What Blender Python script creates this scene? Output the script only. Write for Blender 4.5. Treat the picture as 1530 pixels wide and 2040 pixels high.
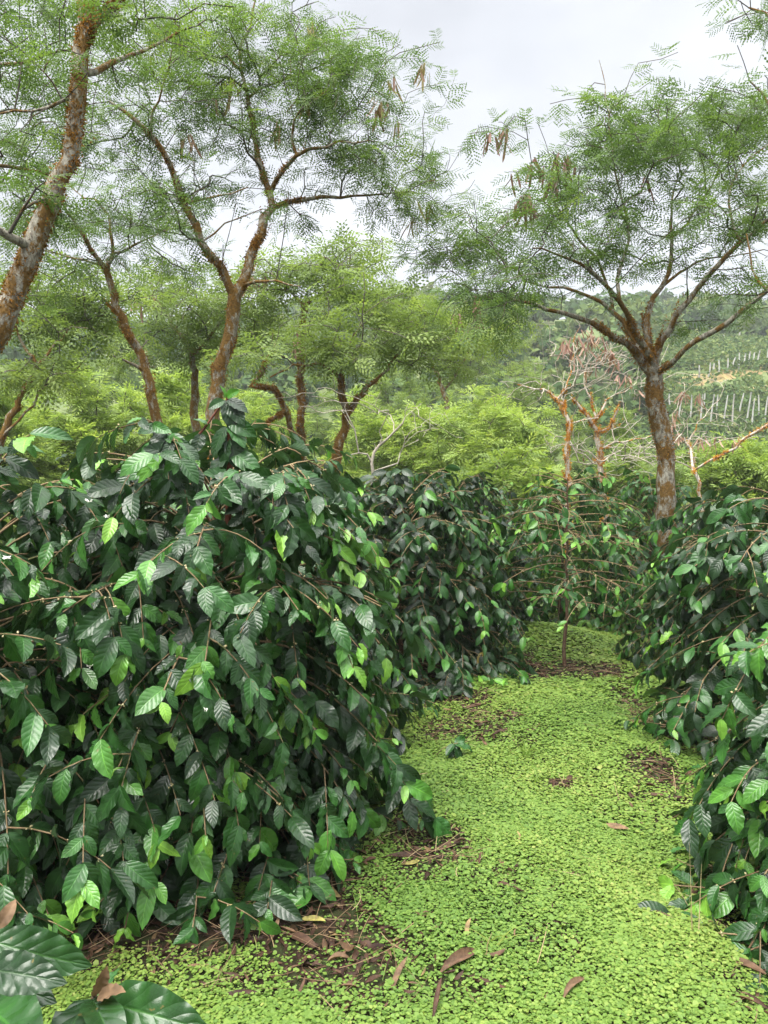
import bpy, math, random
import numpy as np
from mathutils import Vector

# ------------------------------------------------------------------ camera, sky, sun, exposure
for o in list(bpy.data.objects):
    bpy.data.objects.remove(o)
scene = bpy.context.scene
COL = scene.collection
CAM_Z, PITCH, FPX = 1.6, math.radians(-3.0), 1541.0     # photo is 1530 x 2040 pixels
cam_d = bpy.data.cameras.new("camera")
cam = bpy.data.objects.new("camera", cam_d)
COL.objects.link(cam)
cam.location = (0, 0, CAM_Z)
cam.rotation_euler = (math.radians(90) + PITCH, 0, 0)
cam_d.sensor_fit = 'VERTICAL'
cam_d.sensor_height = 36
cam_d.lens = 36 * FPX / 2040
cam_d.clip_start, cam_d.clip_end = 0.05, 3000
scene.camera = cam

SUN_EL, SUN_AZ = math.radians(62), math.radians(215)     # behind the viewer, a little to the left
world = bpy.data.worlds.new("World")
scene.world = world
world.use_nodes = True
wt = world.node_tree
for n in list(wt.nodes):
    wt.nodes.remove(n)
def wn(t, **k):
    n = wt.nodes.new(t)
    for a, b in k.items():
        setattr(n, a, b)
    return n
w_out = wn('ShaderNodeOutputWorld')
w_bg = wn('ShaderNodeBackground')
w_bg.inputs['Strength'].default_value = 0.1
sky = wn('ShaderNodeTexSky', sky_type='NISHITA', sun_disc=False)
sky.sun_elevation, sky.sun_rotation = SUN_EL, SUN_AZ
w_tc = wn('ShaderNodeTexCoord')
w_sep = wn('ShaderNodeSeparateXYZ')
w_noise = wn('ShaderNodeTexNoise')
w_noise.inputs['Scale'].default_value = 2.6
w_noise.inputs['Detail'].default_value = 4
w_noise.inputs['Roughness'].default_value = 0.5
w_map = wn('ShaderNodeMapping')
w_map.inputs['Scale'].default_value = (1, 1, 2.2)
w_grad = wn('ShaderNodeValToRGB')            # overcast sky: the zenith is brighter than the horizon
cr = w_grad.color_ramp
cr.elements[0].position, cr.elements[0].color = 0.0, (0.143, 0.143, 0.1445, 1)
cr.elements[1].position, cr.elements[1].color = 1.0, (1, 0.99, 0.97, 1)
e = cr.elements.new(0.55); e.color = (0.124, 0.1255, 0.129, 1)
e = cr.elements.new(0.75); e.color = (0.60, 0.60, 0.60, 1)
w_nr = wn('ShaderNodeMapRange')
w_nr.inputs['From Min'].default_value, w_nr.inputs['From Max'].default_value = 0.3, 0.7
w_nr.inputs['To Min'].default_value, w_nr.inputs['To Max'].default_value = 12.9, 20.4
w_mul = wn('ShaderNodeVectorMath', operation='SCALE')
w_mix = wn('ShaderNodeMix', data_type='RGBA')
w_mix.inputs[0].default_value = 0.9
L = wt.links.new
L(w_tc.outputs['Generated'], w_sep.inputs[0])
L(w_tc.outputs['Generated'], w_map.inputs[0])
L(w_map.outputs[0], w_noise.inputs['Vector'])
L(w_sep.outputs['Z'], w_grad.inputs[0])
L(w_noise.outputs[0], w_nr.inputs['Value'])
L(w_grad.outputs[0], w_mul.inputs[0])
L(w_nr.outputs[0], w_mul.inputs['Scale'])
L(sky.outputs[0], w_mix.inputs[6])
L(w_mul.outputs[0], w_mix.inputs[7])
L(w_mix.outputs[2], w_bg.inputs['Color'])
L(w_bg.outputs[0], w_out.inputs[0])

sun_d = bpy.data.lights.new("sun", 'SUN')
sun_d.energy = 1.5
sun_d.angle = math.radians(35)
sun_d.color = (1, 0.96, 0.9)
sun_o = bpy.data.objects.new("sun", sun_d)
COL.objects.link(sun_o)
sd = Vector((math.sin(SUN_AZ) * math.cos(SUN_EL), math.cos(SUN_AZ) * math.cos(SUN_EL), math.sin(SUN_EL)))
sun_o.rotation_euler = sd.to_track_quat('Z', 'Y').to_euler()

scene.view_settings.view_transform = 'Standard'
scene.view_settings.look = 'None'
scene.view_settings.exposure = 2.05
scene.view_settings.gamma = 1
scene.render.engine = 'CYCLES'
scene.cycles.max_bounces = 6
scene.cycles.diffuse_bounces = 3
scene.cycles.glossy_bounces = 2
scene.cycles.transmission_bounces = 3
scene.cycles.volume_bounces = 0
scene.cycles.use_denoising = True
scene.cycles.denoiser = 'OPENIMAGEDENOISE'
scene.cycles.denoising_input_passes = 'RGB_ALBEDO_NORMAL'
scene.cycles.denoising_prefilter = 'ACCURATE'

# ------------------------------------------------------------------ helpers
def unit(v):
    v = np.asarray(v, float)
    return v / np.maximum(np.linalg.norm(v, axis=-1, keepdims=True), 1e-9)

def P(px, py, Y):
    """world point(s) seen at photo pixel (px, py), at ground distance Y"""
    px, py, Y = np.asarray(px, float), np.asarray(py, float), np.asarray(Y, float)
    cx, cy = (px - 765) / FPX, (1020 - py) / FPX
    dy = math.cos(PITCH) - cy * math.sin(PITCH)
    dz = math.sin(PITCH) + cy * math.cos(PITCH)
    return np.stack([cx / dy * Y, Y + 0 * cx, CAM_Z + dz / dy * Y], -1)

HY = [-60, 0, 8.0, 10, 14, 20, 27, 33, 45, 55, 75, 100, 150, 175, 300]
HZ = [1, 0, 0, -.22, -1.2, -3, -4.8, -4.4, 0.8, 4.3, 10.5, 17.5, 29.5, 31, 31]
def H(x, y):
    x, y = np.asarray(x, float), np.asarray(y, float)
    h = np.interp(y, HY, HZ)
    far = np.clip((y - 30) / 90, 0, 1)
    h = h + far * (2.2 * np.sin(x / 27 + 0.6) + 1.2 * np.sin(x / 11 + y / 17))
    near = np.clip((12 - y) / 4, 0, 1)
    h = h + near * (0.035 * np.sin(1.7 * x + .5) * np.sin(1.1 * y) + 0.02 * np.sin(3.9 * x + 2.1 * y)
                    + 0.012 * np.sin(7.3 * x - 5.1 * y))
    xc = 0.55 + 0.16 * (y - 3)
    h = h + near * 0.07 * np.exp(-((x - xc) / 0.75) ** 2)
    h = h + near * 0.10 * np.exp(-((y - 7.0) / 0.5) ** 2) * np.exp(-((x - 1.6) / 1.4) ** 2)
    return h

def G(px, py):
    """ground point seen at photo pixel"""
    Y = 4.0
    for _ in range(40):
        p = P(px, py, Y)
        err = p[2] - H(p[0], p[1])
        Y = min(max(Y + err / max((CAM_Z - p[2]) / Y, .05) * 0.7, .6), 12)
    return P(px, py, Y)

def mesh_obj(name, V, F, mat, parent=None, uv=None, attrs=None, smooth=True, origin=(0, 0, 0)):
    V = np.ascontiguousarray(np.asarray(V, np.float32) - np.asarray(origin, np.float32))
    F = np.ascontiguousarray(F, np.int32)
    n, k = F.shape
    me = bpy.data.meshes.new(name)
    me.vertices.add(len(V)); me.vertices.foreach_set('co', V.ravel())
    me.loops.add(n * k); me.loops.foreach_set('vertex_index', F.ravel())
    me.polygons.add(n)
    me.polygons.foreach_set('loop_start', np.arange(0, n * k, k, dtype=np.int32))
    me.polygons.foreach_set('use_smooth', np.full(n, smooth))
    if uv is not None:
        l = me.uv_layers.new(name='leaf')
        l.data.foreach_set('uv', np.ascontiguousarray(uv[F.ravel()], np.float32).ravel())
    for a, arr in (attrs or {}).items():
        at = me.attributes.new(a, 'FLOAT', 'POINT')
        at.data.foreach_set('value', np.ascontiguousarray(arr, np.float32))
    me.update(calc_edges=True)
    me.materials.append(mat)
    o = bpy.data.objects.new(name, me)
    COL.objects.link(o)
    if parent is not None:
        o.parent = parent
    return o

def tag(o, label=None, cat=None, group=None, kind=None):
    if label: o['label'] = label
    if cat: o['category'] = cat
    if group: o['group'] = group
    if kind: o['kind'] = kind
    return o

def thing(name, label, cat, loc, group=None):
    o = bpy.data.objects.new(name, None)
    o.empty_display_size = 0.1
    COL.objects.link(o)
    o.location = loc
    return tag(o, label, cat, group)

def copy_thing(o, loc, rz, sc, label, name=None):
    c = o.copy(); COL.objects.link(c)
    c.location = loc; c.rotation_euler = (0, 0, rz); c.scale = sc if hasattr(sc, '__len__') else (sc, sc, sc)
    c['label'] = label
    for ch in list(o.children):
        d = ch.copy(); COL.objects.link(d); d.parent = c
    return c

def frames(axis, nrm):
    Y = unit(axis)
    Z = nrm - (nrm * Y).sum(-1, keepdims=True) * Y
    Z = unit(Z)
    X = np.cross(Y, Z)
    return np.stack([X, Y, Z], -1)      # columns

def place(protoV, protoF, idx, pos, R, size):
    """instances of prototype patches -> V, F.  protoV: (K, nv, 3)"""
    nv = protoV.shape[1]
    S = np.asarray(size, float)
    S = S.reshape(len(pos), 1, -1)
    V = np.einsum('nij,nkj->nki', R, protoV[idx] * S) + pos[:, None, :]
    F = protoF[None] + (np.arange(len(pos)) * nv)[:, None, None]
    return V.reshape(-1, 3), F.reshape(-1, protoF.shape[1])

def tubes(chains, minsides=3):
    VV, FF, off = [], [], 0
    for Pn, Rn in chains:
        Pn, Rn = np.asarray(Pn, float), np.asarray(Rn, float)
        if len(Pn) < 2:
            continue
        rm = Rn.max()
        ns = 12 if rm > 0.05 else 8 if rm > 0.025 else 5 if rm > 0.008 else minsides
        T = np.zeros_like(Pn)
        T[1:-1] = Pn[2:] - Pn[:-2]; T[0] = Pn[1] - Pn[0]; T[-1] = Pn[-1] - Pn[-2]
        T = unit(T)
        u = np.cross(T[0], (0.3, 0.9, 0.2)); u = u / (np.linalg.norm(u) + 1e-9)
        a = np.arange(ns) * 2 * math.pi / ns
        rows = []
        for i in range(len(Pn)):
            u = u - T[i] * (u @ T[i]); u = u / (np.linalg.norm(u) + 1e-9)
            w = np.cross(T[i], u)
            rows.append(Pn[i] + Rn[i] * (np.cos(a)[:, None] * u + np.sin(a)[:, None] * w))
        VV.append(np.concatenate(rows))
        i = np.arange(len(Pn) - 1)[:, None] * ns
        j = np.arange(ns)[None]
        k = (j + 1) % ns
        f = np.stack([i + j, i + k, i + ns + k, i + ns + j], -1).reshape(-1, 4) + off
        FF.append(f)
        off += len(Pn) * ns
    return np.concatenate(VV), np.concatenate(FF)

# ------------------------------------------------------------------ materials
def new_mat(name):
    m = bpy.data.materials.new(name)
    m.use_nodes = True
    t = m.node_tree
    b = t.nodes['Principled BSDF']
    return m, t, b
def N(t, typ, **k):
    n = t.nodes.new(typ)
    for a, v in k.items():
        setattr(n, a, v)
    return n
def ramp(t, stops, fac=None):
    n = N(t, 'ShaderNodeValToRGB')
    el = n.color_ramp.elements
    while len(el) < len(stops):
        el.new(0.5)
    for e_, (p, c) in zip(el, stops):
        e_.position = p
        e_.color = (*c, 1)
    if fac is not None:
        t.links.new(fac, n.inputs[0])
    return n
def noise(t, scale, detail=3, rough=.55, coord='Object', sc3=None):
    tc = N(t, 'ShaderNodeTexCoord')
    n = N(t, 'ShaderNodeTexNoise')
    n.inputs['Scale'].default_value = scale
    n.inputs['Detail'].default_value = detail
    n.inputs['Roughness'].default_value = rough
    if sc3:
        mp = N(t, 'ShaderNodeMapping'); mp.inputs['Scale'].default_value = sc3
        t.links.new(tc.outputs[coord], mp.inputs[0]); t.links.new(mp.outputs[0], n.inputs['Vector'])
    else:
        t.links.new(tc.outputs[coord], n.inputs['Vector'])
    return n
def math_(t, op, a, b=None, c=None):
    n = N(t, 'ShaderNodeMath', operation=op)
    for i, v in enumerate((a, b, c)):
        if v is None: continue
        if isinstance(v, (int, float)): n.inputs[i].default_value = v
        else: t.links.new(v, n.inputs[i])
    return n.outputs[0]
def mixc(t, fac, a, b, blend='MIX'):
    n = N(t, 'ShaderNodeMix', data_type='RGBA', blend_type=blend)
    for s, v in ((0, fac), (6, a), (7, b)):
        if isinstance(v, (int, float)): n.inputs[s].default_value = v
        elif isinstance(v, tuple): n.inputs[s].default_value = (*v, 1)
        else: t.links.new(v, n.inputs[s])
    return n.outputs[2]

def leafy(name, stops, trans=0.4, rough=.5, back=None, spec=.4, tcol=1.25):
    """thin leaf: colour by the per-leaf 'age' attribute, some light let through"""
    m, t, b = new_mat(name)
    at = N(t, 'ShaderNodeAttribute', attribute_name='age')
    r = ramp(t, stops, at.outputs['Fac'])
    col = r.outputs[0]
    if back:
        g = N(t, 'ShaderNodeNewGeometry')
        col = mixc(t, math_(t, 'MULTIPLY', g.outputs['Backfacing'], .6), col, back)
    t.links.new(col, b.inputs['Base Color'])
    b.inputs['Roughness'].default_value = rough
    b.inputs['Specular IOR Level'].default_value = spec
    tr = N(t, 'ShaderNodeBsdfTranslucent')
    warm = mixc(t, 1.0, col, (tcol, tcol, .7), 'MULTIPLY')
    t.links.new(warm, tr.inputs[0])
    mx = N(t, 'ShaderNodeMixShader'); mx.inputs[0].default_value = trans
    t.links.new(b.outputs[0], mx.inputs[1]); t.links.new(tr.outputs[0], mx.inputs[2])
    t.links.new(mx.outputs[0], t.nodes['Material Output'].inputs[0])
    return m, t, b

def coffee_mat():
    stops = [(0, (.010, .023, .010)), (.3, (.017, .050, .014)), (.55, (.036, .125, .024)), (.78, (.085, .24, .034)), (.95, (.17, .36, .045)), (1, (.34, .26, .04))]
    m, t, b = leafy("coffee_leaf", stops, .2, .36, (.05, .10, .04), .5)
    uv = N(t, 'ShaderNodeUVMap', uv_map='leaf')
    s = N(t, 'ShaderNodeSeparateXYZ'); t.links.new(uv.outputs[0], s.inputs[0])
    U = math_(t, 'MULTIPLY', math_(t, 'ABSOLUTE', math_(t, 'SUBTRACT', s.outputs[0], .5)), 2.0)
    ph = math_(t, 'SUBTRACT', math_(t, 'MULTIPLY', s.outputs[1], 7.5), math_(t, 'MULTIPLY', U, 1.6))
    v = math_(t, 'ABSOLUTE', math_(t, 'SINE', math_(t, 'MULTIPLY', ph, math.pi)))
    v = math_(t, 'POWER', v, .85)
    mid = N(t, 'ShaderNodeMapRange', interpolation_type='SMOOTHSTEP')
    mid.inputs['From Max'].default_value = .12
    t.links.new(U, mid.inputs['Value'])
    hgt = math_(t, 'MULTIPLY', v, mid.outputs[0])
    bp = N(t, 'ShaderNodeBump'); bp.inputs['Strength'].default_value = .32; bp.inputs['Distance'].default_value = .003
    fine = noise(t, 240, 3, .7)
    t.links.new(math_(t, 'ADD', hgt, math_(t, 'MULTIPLY', fine.outputs[0], .45)), bp.inputs['Height']); t.links.new(bp.outputs[0], b.inputs['Normal'])
    # paler midrib, faint veins, small blotches
    col = b.inputs['Base Color'].links[0].from_socket
    lt = mixc(t, 1.0, col, (1.9, 1.75, 1.5), 'MULTIPLY')
    rib = math_(t, 'LESS_THAN', U, .045)
    c2 = mixc(t, math_(t, 'MULTIPLY', rib, .8), col, lt)
    nz = noise(t, 26, 2)
    nr = N(t, 'ShaderNodeMapRange'); nr.inputs['From Min'].default_value = .35; nr.inputs['From Max'].default_value = .7
    nr.inputs['To Min'].default_value = .75; nr.inputs['To Max'].default_value = 1.25
    t.links.new(nz.outputs[0], nr.inputs['Value'])
    vm = N(t, 'ShaderNodeVectorMath', operation='SCALE')
    t.links.new(c2, vm.inputs[0]); t.links.new(nr.outputs[0], vm.inputs['Scale'])
    ns = noise(t, 75, 2)
    spot = ramp(t, [(.715, (0, 0, 0)), (.735, (1, 1, 1))], ns.outputs[0])
    c3 = mixc(t, math_(t, 'MULTIPLY', spot.outputs[0], .7), vm.outputs[0], (.16, .12, .035))
    t.links.new(c3, b.inputs['Base Color'])
    rr = N(t, 'ShaderNodeMapRange'); rr.inputs['To Min'].default_value = .20; rr.inputs['To Max'].default_value = .40
    t.links.new(nz.outputs[0], rr.inputs['Value']); t.links.new(rr.outputs[0], b.inputs['Roughness'])
    return m
M_COFFEE = coffee_mat()

def bark_mat(name, pale=(.44, .42, .34), dark=(.085, .064, .042), moss=(.225, .13, .036), amt=.5, scale=1.0):
    m, t, b = new_mat(name)
    n1 = noise(t, 36 * scale, 7, .78, sc3=(1, 1, .55))
    n2 = noise(t, 11.0 * scale, 6, .72, sc3=(1, 1, .6))
    n3 = noise(t, 60 * scale, 3, .6)
    base = ramp(t, [(.36, dark), (.52, tuple(.55 * a + .45 * c for a, c in zip(pale, dark))), (.66, pale)], n1.outputs[0])
    mk = ramp(t, [(1 - amt - .03, (0, 0, 0)), (1 - amt + .04, (1, 1, 1))], n2.outputs[0])
    mcol = ramp(t, [(.3, tuple(.45 * c for c in moss)), (.7, moss)], n3.outputs[0])
    c = mixc(t, mk.outputs[0], base.outputs[0], mcol.outputs[0])
    t.links.new(c, b.inputs['Base Color'])
    b.inputs['Roughness'].default_value = .9
    b.inputs['Specular IOR Level'].default_value = .2
    bp = N(t, 'ShaderNodeBump'); bp.inputs['Strength'].default_value = .8; bp.inputs['Distance'].default_value = .01
    t.links.new(math_(t, 'ADD', n1.outputs[0], math_(t, 'MULTIPLY', n3.outputs[0], .5)), bp.inputs['Height'])
    t.links.new(bp.outputs[0], b.inputs['Normal'])
    return m
M_BARK = bark_mat("mossy_bark", amt=.53)
M_BARK_LICHEN = bark_mat("lichen_bark", pale=(.48, .46, .38), dark=(.07, .056, .04), moss=(.21, .122, .036), amt=.51)
M_BARK_DEAD = bark_mat("dead_bark", pale=(.62, .58, .50), dark=(.30, .26, .20), moss=(.42, .19, .03), amt=.47)
M_BRANCH = bark_mat("branch_bark", pale=(.16, .145, .12), dark=(.045, .038, .03), moss=(.13, .085, .035), amt=.42)
M_BRANCH_PALE = bark_mat("pale_branch_bark", pale=(.52, .48, .40), dark=(.26, .22, .17), moss=(.40, .2, .05), amt=.30)
M_TWIG = bark_mat("coffee_twig", pale=(.30, .23, .13), dark=(.14, .085, .045), moss=(.12, .14, .05), amt=.42)
M_RED = bark_mat("reddish_stem", pale=(.20, .08, .05), dark=(.10, .032, .022), moss=(.14, .10, .05), amt=.4)
M_STEM = bark_mat("coffee_stem", pale=(.2, .15, .10), dark=(.09, .035, .022), moss=(.11, .10, .06), amt=.45)

def simple(name, c1, c2, scale, rough=.8, trans=0):
    m, t, b = new_mat(name)
    n1 = noise(t, scale, 4)
    r = ramp(t, [(.35, c1), (.65, c2)], n1.outputs[0])
    t.links.new(r.outputs[0], b.inputs['Base Color'])
    b.inputs['Roughness'].default_value = rough
    b.inputs['Specular IOR Level'].default_value = .25
    return m
M_LICHEN = leafy("orange_lichen", [(0, (.28, .12, .015)), (.5, (.5, .22, .03)), (1, (.62, .32, .06))], .25, .9, spec=.1)[0]
M_MOSS = leafy("orange_moss", [(0, (.11, .055, .014)), (.5, (.24, .115, .026)), (1, (.40, .20, .04))], .25, .9, spec=.1)[0]
M_POD = leafy("seed_pod", [(0, (.13, .065, .05)), (.45, (.32, .185, .145)), (.7, (.38, .25, .18)), (1, (.30, .26, .09))], .2, .6)[0]
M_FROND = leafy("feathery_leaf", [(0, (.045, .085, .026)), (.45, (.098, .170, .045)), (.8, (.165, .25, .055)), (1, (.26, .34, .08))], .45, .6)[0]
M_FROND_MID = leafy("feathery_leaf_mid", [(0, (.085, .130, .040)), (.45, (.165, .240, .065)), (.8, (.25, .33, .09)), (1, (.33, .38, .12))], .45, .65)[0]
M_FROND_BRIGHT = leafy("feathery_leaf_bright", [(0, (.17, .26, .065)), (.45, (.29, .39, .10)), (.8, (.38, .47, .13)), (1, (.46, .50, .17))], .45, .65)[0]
M_HILL_LEAF = leafy("hill_leaf", [(0, (.045, .09, .035)), (.5, (.09, .15, .05)), (.85, (.17, .22, .07)), (1, (.24, .24, .12))], .3, .8, spec=.1)[0]
M_COVER = leafy("ground_cover_leaf", [(0, (.10, .19, .034)), (.5, (.175, .28, .052)), (.85, (.235, .32, .066)), (1, (.30, .35, .095))], .35, .55, spec=.3)[0]
M_DRY = leafy("dry_leaf", [(0, (.026, .013, .009)), (.4, (.078, .042, .025)), (.75, (.175, .11, .06)), (1, (.27, .24, .07))], .15, .65, spec=.25)[0]
def mottle(m, scale, lo, hi):
    t = m.node_tree; b = t.nodes['Principled BSDF']
    src = b.inputs['Base Color'].links[0].from_socket
    nz = noise(t, scale, 4, .7); mr = N(t, 'ShaderNodeMapRange')
    mr.inputs['From Min'].default_value, mr.inputs['From Max'].default_value = .32, .68
    mr.inputs['To Min'].default_value, mr.inputs['To Max'].default_value = lo, hi
    t.links.new(nz.outputs[0], mr.inputs['Value'])
    vm = N(t, 'ShaderNodeVectorMath', operation='SCALE')
    t.links.new(src, vm.inputs[0]); t.links.new(mr.outputs[0], vm.inputs['Scale'])
    t.links.new(vm.outputs[0], b.inputs['Base Color'])
mottle(M_DRY, 38, .45, 1.5)
M_STRAW = leafy("straw", [(0, (.12, .07, .04)), (.6, (.30, .2, .11)), (1, (.45, .36, .2))], .1, .8)[0]
M_FLOWER = simple("white_petal", (.75, .76, .68), (.82, .82, .75), 30, .6)
M_BUD = simple("flower_bud", (.30, .24, .10), (.55, .50, .30), 40, .6)
M_POST = simple("weathered_post", (.22, .22, .20), (.46, .46, .42), 3, .9)
M_TERRACE = simple("terrace_soil", (.20, .13, .06), (.26, .23, .09), 2.5, .95)

def ground_mat():
    m, t, b = new_mat("soil")
    n1 = noise(t, 9, 6, .7)
    n2 = noise(t, 55, 4, .7)
    soil = ramp(t, [(.3, (.010, .006, .004)), (.5, (.026, .015, .010)), (.7, (.062, .037, .022))], n2.outputs[0])
    dm = ramp(t, [(.42, (0, 0, 0)), (.62, (1, 1, 1))], n1.outputs[0])
    near = mixc(t, dm.outputs[0], soil.outputs[0], (.03, .045, .014))
    n3 = noise(t, .12, 6, .65)
    n4 = noise(t, 1.3, 4, .7)
    far = ramp(t, [(.3, (.08, .12, .04)), (.5, (.13, .16, .055)), (.65, (.19, .19, .075)), (.8, (.24, .18, .09))], n3.outputs[0])
    far2 = mixc(t, n4.outputs[0], far.outputs[0], (.09, .13, .05))
    tc = N(t, 'ShaderNodeTexCoord'); s = N(t, 'ShaderNodeSeparateXYZ'); t.links.new(tc.outputs['Object'], s.inputs[0])
    mr = N(t, 'ShaderNodeMapRange'); mr.inputs['From Min'].default_value = 10; mr.inputs['From Max'].default_value = 16
    t.links.new(s.outputs[1], mr.inputs['Value'])
    c = mixc(t, mr.outputs[0], near, far2)
    t.links.new(c, b.inputs['Base Color'])
    b.inputs['Roughness'].default_value = .95
    b.inputs['Specular IOR Level'].default_value = .15
    bp = N(t, 'ShaderNodeBump'); bp.inputs['Strength'].default_value = .7; bp.inputs['Distance'].default_value = .02
    t.links.new(n2.outputs[0], bp.inputs['Height']); t.links.new(bp.outputs[0], b.inputs['Normal'])
    return m
M_GROUND = ground_mat()

# ------------------------------------------------------------------ ground: one sheet out past the ridge
def build_ground():
    na = 260
    rr = np.concatenate([[0.0], np.geomspace(.25, 20, 110), np.geomspace(20.6, 200, 75)])
    a = np.arange(na) * 2 * math.pi / na
    R_, A_ = np.meshgrid(rr, a, indexing='ij')
    X, Y = R_ * np.cos(A_), R_ * np.sin(A_)
    V = np.stack([X, Y, H(X, Y)], -1).reshape(-1, 3)
    i = np.arange(len(rr) - 1)[:, None] * na
    j = np.arange(na)[None]; k = (j + 1) % na
    F = np.stack([i + j, i + na + j, i + na + k, i + k], -1).reshape(-1, 4)
    o = mesh_obj("ground", V, F, M_GROUND)
    tag(o, "dark soil of the plantation falling away and rising as the far hillside", None, None, 'structure')
build_ground()

# ------------------------------------------------------------------ leaf prototypes
def coffee_protos(nu, nv, K, seed):
    r = np.random.default_rng(seed)
    t = np.linspace(0, 1, nv)
    u = np.linspace(-1, 1, nu)
    T, U = np.meshgrid(t, u, indexing='ij')
    w = .222 * np.sin(math.pi * np.clip(T, 0, 1) ** .85) ** .8
    w = w * np.where(T > .86, .8, 1) + .006
    out = []
    for k in range(K):
        fold, arch = r.uniform(.05, .45), r.uniform(.08, .6)
        ph, wav, tw, side = r.uniform(0, 6.28), r.uniform(.012, .05), r.normal(0, .5), r.normal(0, .1)
        nw = r.integers(3, 6)
        x = U * w
        z = fold * np.abs(U) * w + wav * np.sin(2 * math.pi * nw * T + ph + (U > 0) * 1.3) * U ** 2 * np.sin(math.pi * T)
        c, s = np.cos(tw * T), np.sin(tw * T)
        x, z = x * c - z * s, x * s + z * c
        ang = arch * T * 1.6
        y = np.where(arch > 0, np.sin(ang) / (arch * 1.6), T)
        zz = -(1 - np.cos(ang)) / (arch * 1.6)
        out.append(np.stack([x + side * T * T, y - z * np.sin(ang) * -1, zz + z * np.cos(ang)], -1).reshape(-1, 3))
    uv = np.stack([U * .5 + .5, T], -1).reshape(-1, 2)
    i = (np.arange(nv - 1) * nu)[:, None]; j = np.arange(nu - 1)[None]
    F = np.stack([i + j, i + j + 1, i + nu + j + 1, i + nu + j], -1).reshape(-1, 4)
    return np.array(out), F, uv
CP_HI = coffee_protos(7, 14, 24, 1)
CP_MID = coffee_protos(5, 8, 16, 2)
CP_LO = coffee_protos(3, 6, 12, 3)

def frond_protos(K, pairs, per, seed, pw=.05, full=True):
    """bipinnate leaf, unit length along +Y; each pinna is a row of small rhombic leaflet pairs"""
    r = np.random.default_rng(seed)
    out = []
    for k in range(K):
        Q = []
        droop = r.uniform(.1, .55)
        for p in range(pairs):
            s = .18 + .80 * p / max(pairs - 1, 1)
            base = np.array([0, s, -droop * s * s * .7])
            ln = (.30 + .16 * math.sin(math.pi * min(s, 1)) ) * r.uniform(.8, 1.15)
            for sg in (-1, 1):
                d = unit(np.array([sg * .85, .55 + .3 * s, r.uniform(-.35, .12)]))
                nz = unit(np.array([r.normal(0, .3), r.normal(0, .3), 1]))
                side = unit(np.cross(d, nz))
                q = np.linspace(.06, 1, per + 1)
                for a in range(per):
                    s0, s1 = q[a], q[a + 1]
                    f = math.sin(math.pi * (0.18 + .75 * (s0 + s1) / 2))
                    A = base + d * ln * s0 + np.array([0, 0, -.16 * s0 * s0 * ln])
                    B = base + d * ln * (s0 + (s1 - s0) * .98) + np.array([0, 0, -.16 * s1 * s1 * ln])
                    m_ = (A + B) / 2
                    wd = pw * f * r.uniform(.75, 1.2)
                    Q.append([A, m_ + side * wd + d * .02, B, m_ - side * wd + d * .02])
        out.append(np.array(Q).reshape(-1, 3))
    V = np.array(out)
    F = np.arange(V.shape[1]).reshape(-1, 4)
    return V, F
FP_NEAR = frond_protos(14, 6, 4, 5, .046)
FP_MID = frond_protos(12, 5, 2, 6, .06)
FP_FAR = frond_protos(10, 5, 1, 7, .055)

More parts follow.
